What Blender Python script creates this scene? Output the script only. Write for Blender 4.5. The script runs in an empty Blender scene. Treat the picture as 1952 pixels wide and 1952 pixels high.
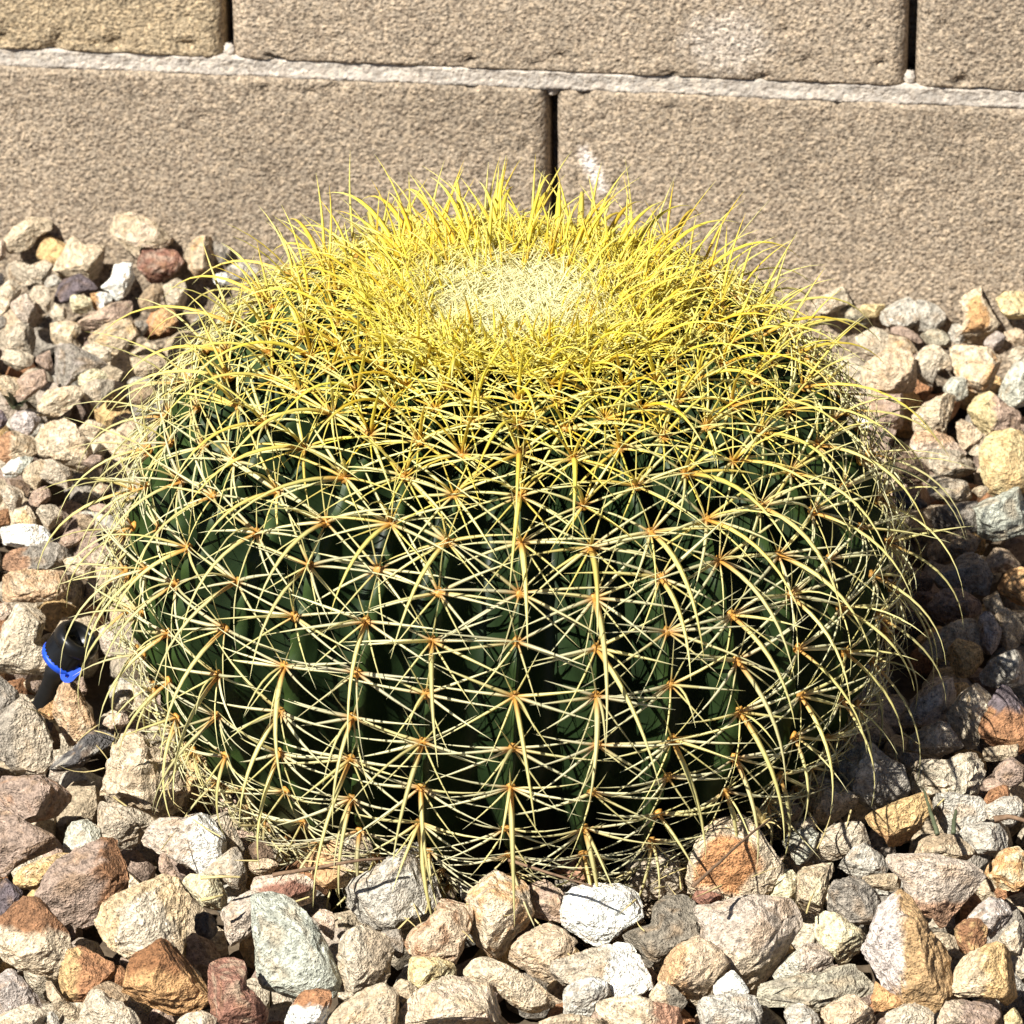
import bpy, math, random
import numpy as np
from mathutils import Matrix, Vector

# ------------------------------------------------------------------ camera, sky, sun, exposure
S = bpy.context.scene
COL = S.collection
random.seed(7)
RNG = np.random.default_rng(7)
FPX = 9700.0                                   # focal length in pixels of the 1952 px photograph
PITCH, ROLL, DIST = math.radians(28.5), math.radians(-0.5), 2.70
F = np.array([0, math.cos(PITCH), -math.sin(PITCH)])
R0 = np.array([1.0, 0, 0])
U0 = np.array([0, math.sin(PITCH), math.cos(PITCH)])
R = R0 * math.cos(ROLL) + U0 * math.sin(ROLL)
U = -R0 * math.sin(ROLL) + U0 * math.cos(ROLL)
CAM = R * (976 - 957) / 3593 + U * (1395 - 976) / 3593 - DIST * F

cd = bpy.data.cameras.new('camera')
cam = bpy.data.objects.new('camera', cd)
COL.objects.link(cam)
cd.sensor_width = 36.0
cd.lens = FPX / 1952 * 36.0
cd.clip_start, cd.clip_end = 0.05, 200.0
cam.matrix_world = Matrix(((R[0], U[0], -F[0], CAM[0]), (R[1], U[1], -F[1], CAM[1]), (R[2], U[2], -F[2], CAM[2]), (0, 0, 0, 1)))
cd.dof.use_dof = True
cd.dof.focus_distance = 2.56
cd.dof.aperture_fstop = 26.0
S.camera = cam

SUN_EL, SUN_AZ = math.radians(49), math.radians(49)     # light travels towards +X/+Y (from the front left)
LD = Vector((math.cos(SUN_AZ) * math.cos(SUN_EL), math.sin(SUN_AZ) * math.cos(SUN_EL), -math.sin(SUN_EL)))
W = bpy.data.worlds.new('World')
S.world = W
W.use_nodes = True
wn = W.node_tree
sky = wn.nodes.new('ShaderNodeTexSky')
sky.sky_type = 'NISHITA'
sky.sun_disc = False
sky.air_density, sky.dust_density, sky.ozone_density, sky.altitude = 0.45, 0.2, 1.0, 700.0   # very clear, dry desert air
sky.sun_elevation = SUN_EL
sky.sun_rotation = math.atan2(-LD.x, -LD.y)
wn.links.new(sky.outputs[0], wn.nodes['Background'].inputs[0])
wn.nodes['Background'].inputs[1].default_value = 0.05
ld = bpy.data.lights.new('sun', 'SUN')
ld.energy = 5.0
ld.angle = math.radians(0.5)
ld.color = (1.0, 0.965, 0.90)
sun = bpy.data.objects.new('sun', ld)
COL.objects.link(sun)
sun.rotation_euler = LD.to_track_quat('-Z', 'Y').to_euler()
sun.location = (-2, -2, 4)
S.view_settings.view_transform = 'Standard'
S.view_settings.look = 'None'
S.view_settings.exposure = 1.08
S.view_settings.gamma = 1.0
S.view_settings.use_curve_mapping = False
S.cycles.max_bounces = 5
S.cycles.diffuse_bounces = 3
S.cycles.transparent_max_bounces = 4


# ------------------------------------------------------------------ helpers
def ray(x, y):
    return F + R * ((x - 976) / FPX) + U * ((976 - y) / FPX)


def on_plane(x, y, p, n):
    d = ray(x, y)
    return CAM + d * (np.dot(p - CAM, n) / np.dot(d, n))


def on_ground(x, y, z):
    return on_plane(x, y, np.array([0, 0, z]), np.array([0, 0, 1.0]))


def project(P):
    v = np.asarray(P) - CAM
    d = v @ F
    return 976 + FPX * (v @ R) / d, 976 - FPX * (v @ U) / d


_PERM = np.random.default_rng(3).permutation(256)
_PERM = np.concatenate([_PERM, _PERM, _PERM])
_GR = np.random.default_rng(4).normal(size=(256, 3))
_GR /= np.linalg.norm(_GR, axis=1)[:, None]


def perlin(p):
    p = np.asarray(p, float)
    i = np.floor(p).astype(int)
    f = p - i
    i &= 255
    u = f * f * f * (f * (f * 6 - 15) + 10)
    out = 0
    for dx in (0, 1):
        for dy in (0, 1):
            for dz in (0, 1):
                h = _PERM[_PERM[_PERM[(i[:, 0] + dx) & 255] + ((i[:, 1] + dy) & 255)] + ((i[:, 2] + dz) & 255)]
                g = _GR[h]
                d = (f[:, 0] - dx) * g[:, 0] + (f[:, 1] - dy) * g[:, 1] + (f[:, 2] - dz) * g[:, 2]
                w = (u[:, 0] if dx else 1 - u[:, 0]) * (u[:, 1] if dy else 1 - u[:, 1]) * (u[:, 2] if dz else 1 - u[:, 2])
                out = out + w * d
    return out * 1.6


def fbm(p, octv=4, gain=0.5):
    s, a, t = 0, 1.0, 0
    for k in range(octv):
        s = s + a * perlin(p * (2.03 ** k) + 17.3 * k)
        t += a
        a *= gain
    return s / t


def sstep(a, b, x):
    t = np.clip((x - a) / (b - a), 0, 1)
    return t * t * (3 - 2 * t)


def mesh_obj(name, v, faces, mat, parent=None, col=None, smooth=True, loc=None):
    v = np.asarray(v, np.float32)
    me = bpy.data.meshes.new(name)
    if isinstance(faces, np.ndarray):
        n, k = faces.shape
        me.vertices.add(len(v))
        me.vertices.foreach_set('co', v.ravel())
        me.loops.add(n * k)
        me.loops.foreach_set('vertex_index', faces.astype(np.int32).ravel())
        me.polygons.add(n)
        me.polygons.foreach_set('loop_start', np.arange(0, n * k, k, dtype=np.int32))
        me.polygons.foreach_set('loop_total', np.full(n, k, np.int32))
        me.update(calc_edges=True)
    else:
        me.from_pydata([tuple(p) for p in v], [], faces)
    me.polygons.foreach_set('use_smooth', np.full(len(me.polygons), bool(smooth)))
    if col is not None:
        ca = me.color_attributes.new('Col', 'FLOAT_COLOR', 'POINT')
        c = np.ones((len(v), 4), np.float32)
        c[:, :3] = col
        ca.data.foreach_set('color', c.ravel())
    me.materials.append(mat)
    o = bpy.data.objects.new(name, me)
    COL.objects.link(o)
    if parent is not None:
        o.parent = parent
    if loc is not None:
        o.location = loc
    return o


def tag(o, label=None, cat=None, group=None, kind=None):
    if label: o['label'] = label
    if cat: o['category'] = cat
    if group: o['group'] = group
    if kind: o['kind'] = kind
    return o


def empty(name, loc=(0, 0, 0)):
    o = bpy.data.objects.new(name, None)
    o.empty_display_size = 0.05
    o.location = loc
    COL.objects.link(o)
    return o


def mat(name):
    m = bpy.data.materials.new(name)
    m.use_nodes = True
    nt = m.node_tree
    return m, nt, nt.nodes['Principled BSDF'], nt.nodes['Material Output']


def nd(nt, typ, **kw):
    n = nt.nodes.new(typ)
    for k, v in kw.items():
        if k.startswith('i_'):
            n.inputs[k[2:].replace('_', ' ')].default_value = v
        else:
            setattr(n, k, v)
    return n


def ramp(nt, pts):
    r = nt.nodes.new('ShaderNodeValToRGB')
    e = r.color_ramp.elements
    while len(e) < len(pts): e.new(0.5)
    for k, (p, c) in enumerate(pts):
        e[k].position = p
        e[k].color = (c, c, c, 1) if not isinstance(c, tuple) else (*c, 1)
    return r


def mul(nt, a, b, fac=1.0):
    m = nt.nodes.new('ShaderNodeMix')
    m.data_type = 'RGBA'
    m.blend_type = 'MULTIPLY'
    m.inputs[0].default_value = fac
    nt.links.new(a, m.inputs[6])
    nt.links.new(b, m.inputs[7])
    return m.outputs[2]


# ------------------------------------------------------------------ materials
def rock_material():
    m, nt, b, out = mat('crushed_rock')
    L = nt.links.new
    at = nd(nt, 'ShaderNodeAttribute', attribute_name='Col')
    tc = nd(nt, 'ShaderNodeTexCoord')
    oi = nd(nt, 'ShaderNodeObjectInfo')
    sh = nd(nt, 'ShaderNodeVectorMath', operation='SCALE')
    L(oi.outputs['Location'], sh.inputs[0]); sh.inputs['Scale'].default_value = 3.0
    ad = nd(nt, 'ShaderNodeVectorMath', operation='ADD')
    L(tc.outputs['Object'], ad.inputs[0]); L(sh.outputs[0], ad.inputs[1])
    n1 = nd(nt, 'ShaderNodeTexNoise', i_Scale=330.0, i_Detail=4.0, i_Roughness=0.6)
    n2 = nd(nt, 'ShaderNodeTexNoise', i_Scale=900.0, i_Detail=2.0, i_Roughness=0.6)
    n3 = nd(nt, 'ShaderNodeTexNoise', i_Scale=110.0, i_Detail=3.0, i_Roughness=0.55)
    for n in (n1, n2, n3): L(ad.outputs[0], n.inputs['Vector'])
    r1 = ramp(nt, [(0.3, 0.42), (0.46, 0.9), (0.7, 1.5)])
    r2 = ramp(nt, [(0.28, 0.42), (0.42, 0.95), (0.6, 1.05), (0.74, 1.5)])
    L(n1.outputs[0], r1.inputs[0]); L(n2.outputs[0], r2.inputs[0])
    c = mul(nt, mul(nt, at.outputs[0], r1.outputs[0]), r2.outputs[0])
    L(c, b.inputs['Base Color'])
    b.inputs['Roughness'].default_value = 0.85
    b.inputs['Specular IOR Level'].default_value = 0.25
    s1 = nd(nt, 'ShaderNodeMath', operation='MULTIPLY_ADD'); L(n1.outputs[0], s1.inputs[0]); s1.inputs[1].default_value = 1.0
    s2 = nd(nt, 'ShaderNodeMath', operation='MULTIPLY_ADD'); L(n3.outputs[0], s2.inputs[0]); s2.inputs[1].default_value = 2.2
    L(n2.outputs[0], s1.inputs[2]); L(s1.outputs[0], s2.inputs[2])
    bp = nd(nt, 'ShaderNodeBump', i_Strength=0.85, i_Distance=0.0026)
    L(s2.outputs[0], bp.inputs['Height']); L(bp.outputs[0], b.inputs['Normal'])
    return m


def masonry_material(name, sc, dist, contrast):
    m, nt, b, out = mat(name)
    L = nt.links.new
    at = nd(nt, 'ShaderNodeAttribute', attribute_name='Col')
    tc = nd(nt, 'ShaderNodeTexCoord')
    n1 = nd(nt, 'ShaderNodeTexNoise', i_Scale=sc, i_Detail=2.5, i_Roughness=0.55)
    n2 = nd(nt, 'ShaderNodeTexVoronoi', i_Scale=sc * 0.8)
    n3 = nd(nt, 'ShaderNodeTexNoise', i_Scale=9.0, i_Detail=4.0, i_Roughness=0.6)
    n4 = nd(nt, 'ShaderNodeTexNoise', i_Scale=sc * 0.45, i_Detail=2.0)
    for n in (n1, n2, n3, n4): L(tc.outputs['Object'], n.inputs['Vector'])
    lo, hi = 1 - contrast, 1 + contrast
    r1 = ramp(nt, [(0.28, lo - 0.18), (0.40, lo + 0.12), (0.5, 1.0), (0.70, hi)])
    r3 = ramp(nt, [(0.3, 0.84), (0.7, 1.12)])
    rv = ramp(nt, [(0.0, (0.80, 0.76, 0.72)), (0.45, (0.98, 0.98, 0.97)), (1.0, (1.25, 1.2, 1.12))])
    L(n1.outputs[0], r1.inputs[0]); L(n3.outputs[0], r3.inputs[0])
    hs = nd(nt, 'ShaderNodeSeparateColor'); L(n2.outputs['Color'], hs.inputs[0]); L(hs.outputs[0], rv.inputs[0])
    c = mul(nt, mul(nt, mul(nt, at.outputs[0], r1.outputs[0]), r3.outputs[0]), rv.outputs[0])
    L(c, b.inputs['Base Color'])
    b.inputs['Roughness'].default_value = 0.92
    b.inputs['Specular IOR Level'].default_value = 0.2
    a1 = nd(nt, 'ShaderNodeMath', operation='MULTIPLY_ADD'); L(n1.outputs[0], a1.inputs[0]); a1.inputs[1].default_value = 1.2
    L(n4.outputs[0], a1.inputs[2])
    a2 = nd(nt, 'ShaderNodeMath', operation='MULTIPLY_ADD'); L(n2.outputs['Distance'], a2.inputs[0]); a2.inputs[1].default_value = -0.5
    L(a1.outputs[0], a2.inputs[2])
    bp = nd(nt, 'ShaderNodeBump', i_Strength=0.9, i_Distance=dist)
    L(a2.outputs[0], bp.inputs['Height']); L(bp.outputs[0], b.inputs['Normal'])
    return m


def body_material():
    m, nt, b, out = mat('cactus_skin')
    L = nt.links.new
    at = nd(nt, 'ShaderNodeAttribute', attribute_name='Col')
    tc = nd(nt, 'ShaderNodeTexCoord')
    n1 = nd(nt, 'ShaderNodeTexNoise', i_Scale=70.0, i_Detail=5.0, i_Roughness=0.65)
    L(tc.outputs['Object'], n1.inputs['Vector'])
    r1 = ramp(nt, [(0.3, 0.7), (0.6, 1.1), (0.75, 1.5)])
    L(n1.outputs[0], r1.inputs[0])
    L(mul(nt, at.outputs[0], r1.outputs[0]), b.inputs['Base Color'])
    b.inputs['Roughness'].default_value = 0.5
    b.inputs['Specular IOR Level'].default_value = 0.22
    bp = nd(nt, 'ShaderNodeBump', i_Strength=0.35, i_Distance=0.001)
    L(n1.outputs[0], bp.inputs['Height']); L(bp.outputs[0], b.inputs['Normal'])
    return m


def spine_material():
    m, nt, b, out = mat('spine')
    L = nt.links.new
    at = nd(nt, 'ShaderNodeAttribute', attribute_name='Col')
    L(at.outputs[0], b.inputs['Base Color'])
    b.inputs['Roughness'].default_value = 0.45
    b.inputs['Specular IOR Level'].default_value = 0.35
    tr = nd(nt, 'ShaderNodeBsdfTranslucent')
    L(at.outputs[0], tr.inputs['Color'])
    mx = nd(nt, 'ShaderNodeMixShader')
    mx.inputs[0].default_value = 0.38
    L(b.outputs[0], mx.inputs[1]); L(tr.outputs[0], mx.inputs[2]); L(mx.outputs[0], out.inputs[0])
    return m


def plain_material(name, colr, rough=0.6, spec=0.4, var=0.25, scale=300.0, bump=0.0005):
    m, nt, b, out = mat(name)
    L = nt.links.new
    tc = nd(nt, 'ShaderNodeTexCoord')
    n1 = nd(nt, 'ShaderNodeTexNoise', i_Scale=scale, i_Detail=4.0, i_Roughness=0.6)
    L(tc.outputs['Object'], n1.inputs['Vector'])
    r1 = ramp(nt, [(0.3, tuple(x * (1 - var) for x in colr)), (0.7, tuple(x * (1 + var) for x in colr))])
    L(n1.outputs[0], r1.inputs[0]); L(r1.outputs[0], b.inputs['Base Color'])
    b.inputs['Roughness'].default_value = rough
    b.inputs['Specular IOR Level'].default_value = spec
    bp = nd(nt, 'ShaderNodeBump', i_Strength=0.5, i_Distance=bump)
    L(n1.outputs[0], bp.inputs['Height']); L(bp.outputs[0], b.inputs['Normal'])
    return m


M_ROCK = rock_material()
M_BLOCK = masonry_material('concrete_block', 480.0, 0.0015, 0.46)
M_MORTAR = masonry_material('mortar', 420.0, 0.0012, 0.16)
M_BODY = body_material()
M_SPINE = spine_material()
M_DIRT = plain_material('dirt', (0.10, 0.075, 0.05), 0.95, 0.1, 0.4, 120.0, 0.004)
M_BLACK = plain_material('black_plastic', (0.007, 0.007, 0.0075), 0.33, 0.35, 0.3, 200.0, 0.0003)
M_TUBE = plain_material('black_tubing', (0.008, 0.008, 0.008), 0.6, 0.25, 0.3, 200.0, 0.0003)
M_BLUE = plain_material('blue_plastic', (0.010, 0.065, 0.48), 0.45, 0.4, 0.2, 150.0, 0.0003)
M_TWIG = plain_material('dry_twig', (0.16, 0.10, 0.06), 0.8, 0.2, 0.4, 300.0, 0.0005)
M_STRAW = plain_material('dry_straw', (0.46, 0.37, 0.17), 0.7, 0.2, 0.25, 300.0, 0.0004)
M_GREEN = plain_material('green_blade', (0.075, 0.085, 0.045), 0.6, 0.3, 0.3, 200.0, 0.0004)

# ------------------------------------------------------------------ ground
gv, gf = [], []
N = 40
for j in range(N + 1):
    for i in range(N + 1):
        x, y = (i / N - 0.5) * 2, (j / N - 0.5) * 2
        gv.append((14 * x * abs(x) ** 1.5, 14 * y * abs(y) ** 1.5, 0))
gv = np.array(gv)
gv[:, 2] = -0.045 + 0.006 * fbm(gv * 6.0 + 3.1, 3)
gi = np.arange((N + 1) * (N + 1)).reshape(N + 1, N + 1)
gf = np.stack([gi[:-1, :-1], gi[:-1, 1:], gi[1:, 1:], gi[1:, :-1]], -1).reshape(-1, 4)
tag(mesh_obj('ground', gv, gf, M_DIRT), kind='structure')

# ------------------------------------------------------------------ block wall
PSI = math.radians(7.2)
WP = np.array([0, 0.458, 0.0])
WN = np.array([-math.sin(PSI), -math.cos(PSI), 0])          # faces the camera
WD = np.array([math.cos(PSI), -math.sin(PSI), 0])           # to the right along the wall
wall = tag(empty('block_wall', tuple(WP)), 'tan concrete block wall with pale mortar bed joint behind the cactus', 'wall')


def wall_s(x, y):
    return float((on_plane(x, y, WP, WN) - WP) @ WD)


def wall_z(x, y):
    return float(on_plane(x, y, WP, WN)[2])


Z_BED = wall_z(976, 152)
JU0, JU1, JL = wall_s(431, 45), wall_s(1737, 80), wall_s(1052, 290)
PIT = JU1 - JU0
BED, HEAD, BH, BD = 0.0105, 0.0052, 0.192, 0.19


def wall_pt(s, d, z):
    """s along the wall, d out of the wall (towards camera), z height; local to the wall empty"""
    return np.outer(s, WD) + np.outer(d, WN) + np.outer(z, [0, 0, 1.0])


def build_block(s0, s1, z0, z1, base, seed, fine):
    ns, nz = (120, 58) if fine else (24, 12)
    def lin(n):
        t = np.linspace(-1, 1, n)
        return np.sign(t) * (1 - (1 - np.abs(t)) ** 1.6)      # denser near edges
    ss = (s0 + s1) / 2 + lin(ns) * (s1 - s0) / 2
    zz = (z0 + z1) / 2 + lin(nz) * (z1 - z0) / 2
    A, B = np.meshgrid(ss, zz)
    a, b = A.ravel(), B.ravel()
    p3 = np.stack([a, b, np.full_like(a, seed * 3.7)], 1)
    r = 0.010 + 0.0022 * fbm(p3 * 60, 3)
    rz = 0.0032 + 0.0016 * fbm(p3 * 70 + 5, 3)
    ea = np.minimum(a - s0, s1 - a)
    eb = np.minimum(b - z0, z1 - b)
    def back(e, r):
        q = np.clip((r - e) / r, 0, 1)
        return r * (1 - np.sqrt(np.clip(1 - q * q, 0, 1)))
    d = -back(ea, r) - back(eb, rz)
    if fine:
        d = d + 0.0004 * fbm(p3 * 300, 2) + 0.0006 * fbm(p3 * 30, 2)
        chip = sstep(0.42, 0.62, perlin(p3 * 95 + 9)) * sstep(0.03, 0.0, np.minimum(ea, eb))
        pit = sstep(0.60, 0.74, perlin(p3 * 120 + 31))
        d = d - 0.004 * chip - 0.0025 * pit
    V = wall_pt(a, d, b)
    gi = np.arange(ns * nz).reshape(nz, ns)
    fs = np.stack([gi[:-1, :-1], gi[:-1, 1:], gi[1:, 1:], gi[1:, :-1]], -1).reshape(-1, 4)
    # sides and back
    rim = np.concatenate([gi[0, :], gi[1:, -1], gi[-1, -2::-1], gi[-2:0:-1, 0]])
    VB = wall_pt(a[rim], np.full(len(rim), -BD), b[rim])
    k = len(V)
    bi = np.arange(k, k + len(rim))
    side = np.stack([rim, bi, np.roll(bi, -1), np.roll(rim, -1)], 1)
    allv = np.concatenate([V, VB])
    faces = [tuple(q) for q in fs] + [tuple(q) for q in side] + [tuple(bi[::-1])]
    c = np.tile(np.array(base), (len(allv), 1))
    c *= (1 + 0.10 * fbm(np.concatenate([p3, p3[rim]]) * 14 + seed, 3))[:, None]
    pa = np.concatenate([a, a[rim]]); pb = np.concatenate([b, b[rim]])
    return allv, faces, c, pa, pb, np.concatenate([p3, p3[rim]])


TAN, YEL = (0.300, 0.242, 0.180), (0.352, 0.276, 0.18)
zL1, zU0 = Z_BED - BED / 2, Z_BED + BED / 2
courses = [(zL1 - BH, zL1, JL, 0), (zU0, zU0 + BH, JU0, 1), (zU0 + BH + BED, zU0 + 2 * BH + BED, JL, 2)]
SMEAR = wall_s(1130, 325), wall_z(1130, 325)
SCUFF = wall_s(1385, 80), wall_z(1385, 80)
for z0, z1, j0, row in courses:
    for k in range(-4, 4):
        s0, s1 = j0 + k * PIT + HEAD / 2, j0 + (k + 1) * PIT - HEAD / 2
        fine = row < 2 and -2 <= k <= 1
        base = YEL if (row == 1 and k == -1) else tuple(np.array(TAN) * (1 + 0.05 * math.sin(k * 2.3 + row * 1.7)))
        v, f, c, pa, pb, p3 = build_block(s0, s1, z0, z1, base, row * 9 + k + 5, fine)
        if row == 0 and k == 0:
            u, w = pa - SMEAR[0], pb - SMEAR[1]
            e = ((u + 0.45 * w) / 0.0055) ** 2 + (w / 0.016) ** 2
            q = sstep(1.3, 0.2, e + 0.9 * fbm(p3 * 260, 3))[:, None]
            c = c * (1 - 0.8 * q) + 0.8 * q * np.array((0.72, 0.66, 0.62))
        if row == 1 and k == 0:
            u, w = pa - SCUFF[0], pb - SCUFF[1]
            q = sstep(1.2, 0.0, (u / 0.03) ** 2 + (w / 0.025) ** 2 + 0.9 * fbm(p3 * 200, 3))[:, None]
            c = c * (1 - 0.4 * q) + 0.4 * q * np.array((0.62, 0.56, 0.50))
        o = mesh_obj('block', v, f, M_BLOCK, wall, c)
        if row == 1 and k == -1: o['label'] = 'yellower concrete block at the top left'

# mortar beds (tooled, lumpy) and deep head joints
def bed_joint(z, s0, s1, fine):
    ns, nz = (520, 9) if fine else (60, 4)
    A, B = np.meshgrid(np.linspace(s0, s1, ns), np.linspace(-1, 1, nz))
    a, b = A.ravel(), B.ravel()
    p3 = np.stack([a, b * 0.008, np.zeros_like(a)], 1)
    hh = 0.0078 + 0.0022 * fbm(np.stack([a, np.sign(b), a * 0], 1) * np.array([45, 3, 1]), 3)
    d = -0.0010 + 0.0014 * fbm(p3 * 120, 3) - 0.0012 * (1 - b * b) + 0.0012 * fbm(p3 * 25, 2)
    edge = np.abs(b) > 0.99
    d = np.where(edge, -0.02, d)
    V = wall_pt(a, d, z + b * hh)
    gi = np.arange(ns * nz).reshape(nz, ns)
    fs = np.stack([gi[:-1, :-1], gi[:-1, 1:], gi[1:, 1:], gi[1:, :-1]], -1).reshape(-1, 4)
    c = np.tile(np.array((0.43, 0.385, 0.335)), (len(V), 1)) * (1 + 0.22 * fbm(p3 * 60 + 3, 3))[:, None]
    return mesh_obj('mortar_joint', V, fs, M_MORTAR, wall, c)


bed_joint(Z_BED, JU0 - 3 * PIT, JU0 + 4 * PIT, True)
bed_joint(zU0 + BH + BED / 2, JU0 - 3 * PIT, JU0 + 4 * PIT, False)
for z0, z1, j0, row in courses:
    for k in range(-3, 4):
        s = j0 + k * PIT
        g = HEAD / 2 + 0.0008
        bx = [(s - g, -0.03), (s + g, -0.03), (s + g, -0.16), (s - g, -0.16)]
        V = np.concatenate([wall_pt(np.array([q[0]]), np.array([q[1]]), np.array([z])) for z in (z0, z1) for q in bx])
        mesh_obj('head_joint', V, [(0, 1, 5, 4), (1, 2, 6, 5), (2, 3, 7, 6), (3, 0, 4, 7), (4, 5, 6, 7), (3, 2, 1, 0)], M_MORTAR, wall,
                 np.tile(np.array((0.25, 0.22, 0.19)), (8, 1)))
# small mortar lumps squeezed out where the head joints meet the bed
for (px, py, sz) in ((434, 103, 0.0036), (1052, 175, 0.004), (1733, 155, 0.0036)):
    s, z = wall_s(px, py), wall_z(px, py)
    n = 14
    ph, th = np.meshgrid(np.linspace(0, 2 * math.pi, n, endpoint=False), np.linspace(0.05, math.pi - 0.05, n))
    dirs = np.stack([np.cos(ph) * np.sin(th), np.sin(ph) * np.sin(th), np.cos(th)], -1).reshape(-1, 3)
    rr = sz * (1 + 0.45 * fbm(dirs * 2.2 + px, 3))
    q = dirs * rr[:, None] * np.array([1, 0.7, 1.2])
    V = wall_pt(s + q[:, 0], -0.006 + q[:, 1], z + q[:, 2])
    gi = np.arange(n * n).reshape(n, n)
    fs = np.stack([gi[:-1], np.roll(gi, -1, 1)[:-1], np.roll(gi, -1, 1)[1:], gi[1:]], -1).reshape(-1, 4)
    mesh_obj('mortar_lump', V, fs, M_MORTAR, wall, np.tile(np.array((0.43, 0.385, 0.335)), (len(V), 1)))

# ------------------------------------------------------------------ cactus
cactus = tag(empty('barrel_cactus', (0, 0, 0)), 'round golden barrel cactus with dense yellow spines in front of the block wall', 'cactus')
cactus.rotation_euler = (0.0, 0.035, 0.0)                     # leans a touch to the right
NRIB = 31
prof = np.array([(0, .2500), (.020, .2508), (.045, .2510), (.080, .2470), (.115, .2365), (.146, .2190), (.171, .1910), (.1895, .155),
                 (.1985, .115), (.1970, .078), (.184, .042), (.164, .012), (.142, -.012), (.115, -.04)])
for _ in range(3):                                            # Chaikin smoothing of the meridian
    q = [prof[0]]
    for a, b in zip(prof[:-1], prof[1:]): q += [0.75 * a + 0.25 * b, 0.25 * a + 0.75 * b]
    prof = np.array(q + [prof[-1]])
arc = np.concatenate([[0], np.cumsum(np.linalg.norm(np.diff(prof, axis=0), axis=1))])
SMAX = arc[-1]


def meridian(s):
    s = np.asarray(s, float)
    r, z = np.interp(s, arc, prof[:, 0]), np.interp(s, arc, prof[:, 1])
    e = 0.006
    r2, z2 = np.interp(s + e, arc, prof[:, 0]), np.interp(s + e, arc, prof[:, 1])
    r1, z1 = np.interp(s - e, arc, prof[:, 0]), np.interp(s - e, arc, prof[:, 1])
    tr, tz = r2 - r1, z2 - z1
    l = np.hypot(tr, tz)
    return r, z, tr / l, tz / l                               # tangent points away from the apex


def twist(z):
    return np.interp(z, [-0.02, 0.0, 0.05, 0.10, 0.14, 0.20, 0.26], [0.10, 0.05, -0.015, 0.0, 0.0, 0.012, 0.0])


RIBJ = RNG.normal(0, 0.012, NRIB)


def rib_phi(k, z):
    return 2 * math.pi * k / NRIB + 0.01 + RIBJ[k % NRIB] + twist(z)


NS, NP = 150, NRIB * 14
sv = np.linspace(0.0, SMAX, NS)
r, z, tr, tz = meridian(sv)
tt = np.arange(NP) / 14.0
kk = np.floor(tt).astype(int)
fr = tt - kk
j0, j1 = RIBJ[kk % NRIB], RIBJ[(kk + 1) % NRIB]
phib = 2 * math.pi * tt / NRIB + 0.01 + j0 * (1 - fr) + j1 * fr
g = np.abs(np.sin(math.pi * tt)) ** 0.7                       # 0 on the crest, 1 in the groove
depth = 0.031 * sstep(0.02, 0.12, r)
PHI = phib[None, :] + twist(z)[:, None]
bump = 0.0016 * np.cos(2 * math.pi * (sv / 0.026))[:, None] * (1 - g)[None, :] * sstep(0.02, 0.1, r)[:, None]
off = -depth[:, None] * g[None, :] + bump
nr, nz_ = -tz, tr                                             # outward normal of the meridian
RR = np.maximum(r[:, None] + off * nr[:, None], 0.0005)
ZZ = z[:, None] + off * nz_[:, None]
BV = np.stack([RR * np.sin(PHI), -RR * np.cos(PHI), ZZ], -1).reshape(-1, 3)
gi = np.arange(NS * NP).reshape(NS, NP)
fs = np.stack([gi[:-1], gi[1:], np.roll(gi, -1, 1)[1:], np.roll(gi, -1, 1)[:-1]], -1).reshape(-1, 4)
bc = np.tile(np.array((0.010, 0.020, 0.006)), (len(BV), 1))
gg = np.tile(g, NS)
bc = bc * (1 + 0.5 * fbm(BV * 30, 3))[:, None] + (1 - gg)[:, None] ** 4 * np.array((0.018, 0.030, 0.005))
corky = sstep(0.045, -0.01, BV[:, 2] + 0.012 * fbm(BV * 50, 2))[:, None]
bc = bc * (1 - 0.6 * corky) + 0.6 * corky * np.array((0.13, 0.10, 0.055))
mesh_obj('body', BV, fs, M_BODY, cactus, bc)


def unit(v):
    return v / (np.linalg.norm(v) + 1e-12)


def spine(p0, d0, d1, L, w, cols, nseg=7, flat=0.6, power=1.0):
    """a tapered curved spine: starts along d0, ends along d1; returns verts, quads, colours"""
    t = np.linspace(0, 1, nseg + 1)
    D = d0[None, :] * (1 - t[:, None] ** power) + d1[None, :] * (t[:, None] ** power)
    D /= np.linalg.norm(D, axis=1)[:, None]
    P = np.zeros((nseg + 1, 3))
    P[0] = p0
    for i in range(nseg): P[i + 1] = P[i] + (D[i] + D[i + 1]) * 0.5 * L / nseg
    side = np.cross(d0, d1)
    if np.linalg.norm(side) < 0.05: side = np.cross(d0, np.array([0.3, 0.2, 0.9]))
    side = unit(side)
    up = np.cross(D, side)
    up /= np.linalg.norm(up, axis=1)[:, None] + 1e-9
    wr = w * 0.5 * np.where(t < 0.12, 0.85 + t * 1.3, 1.0) * np.clip(1.04 - t ** 1.7, 0.03, 1)
    V = np.empty((nseg + 1, 4, 3))
    for j, (a, b) in enumerate(((1, 0), (0, flat), (-1, 0), (0, -flat))):
        V[:, j] = P + side[None, :] * (wr * a)[:, None] + up * (wr * b)[:, None]
    i = np.arange(nseg)[:, None] * 4
    j = np.arange(4)[None, :]
    Q = np.stack([i + j, i + (j + 1) % 4, i + 4 + (j + 1) % 4, i + 4 + j], -1).reshape(-1, 4)
    cb, cm, ct = cols
    k1 = sstep(0.03, 0.22, t)[:, None]
    k2 = sstep(0.55, 1.0, t)[:, None]
    C = cb * (1 - k1) + cm * k1
    C = C * (1 - k2) + ct * k2
    return V.reshape(-1, 3), Q, np.repeat(C, 4, axis=0)


def mixc(a, b, t):
    return np.array(a) * (1 - t) + np.array(b) * t


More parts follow.
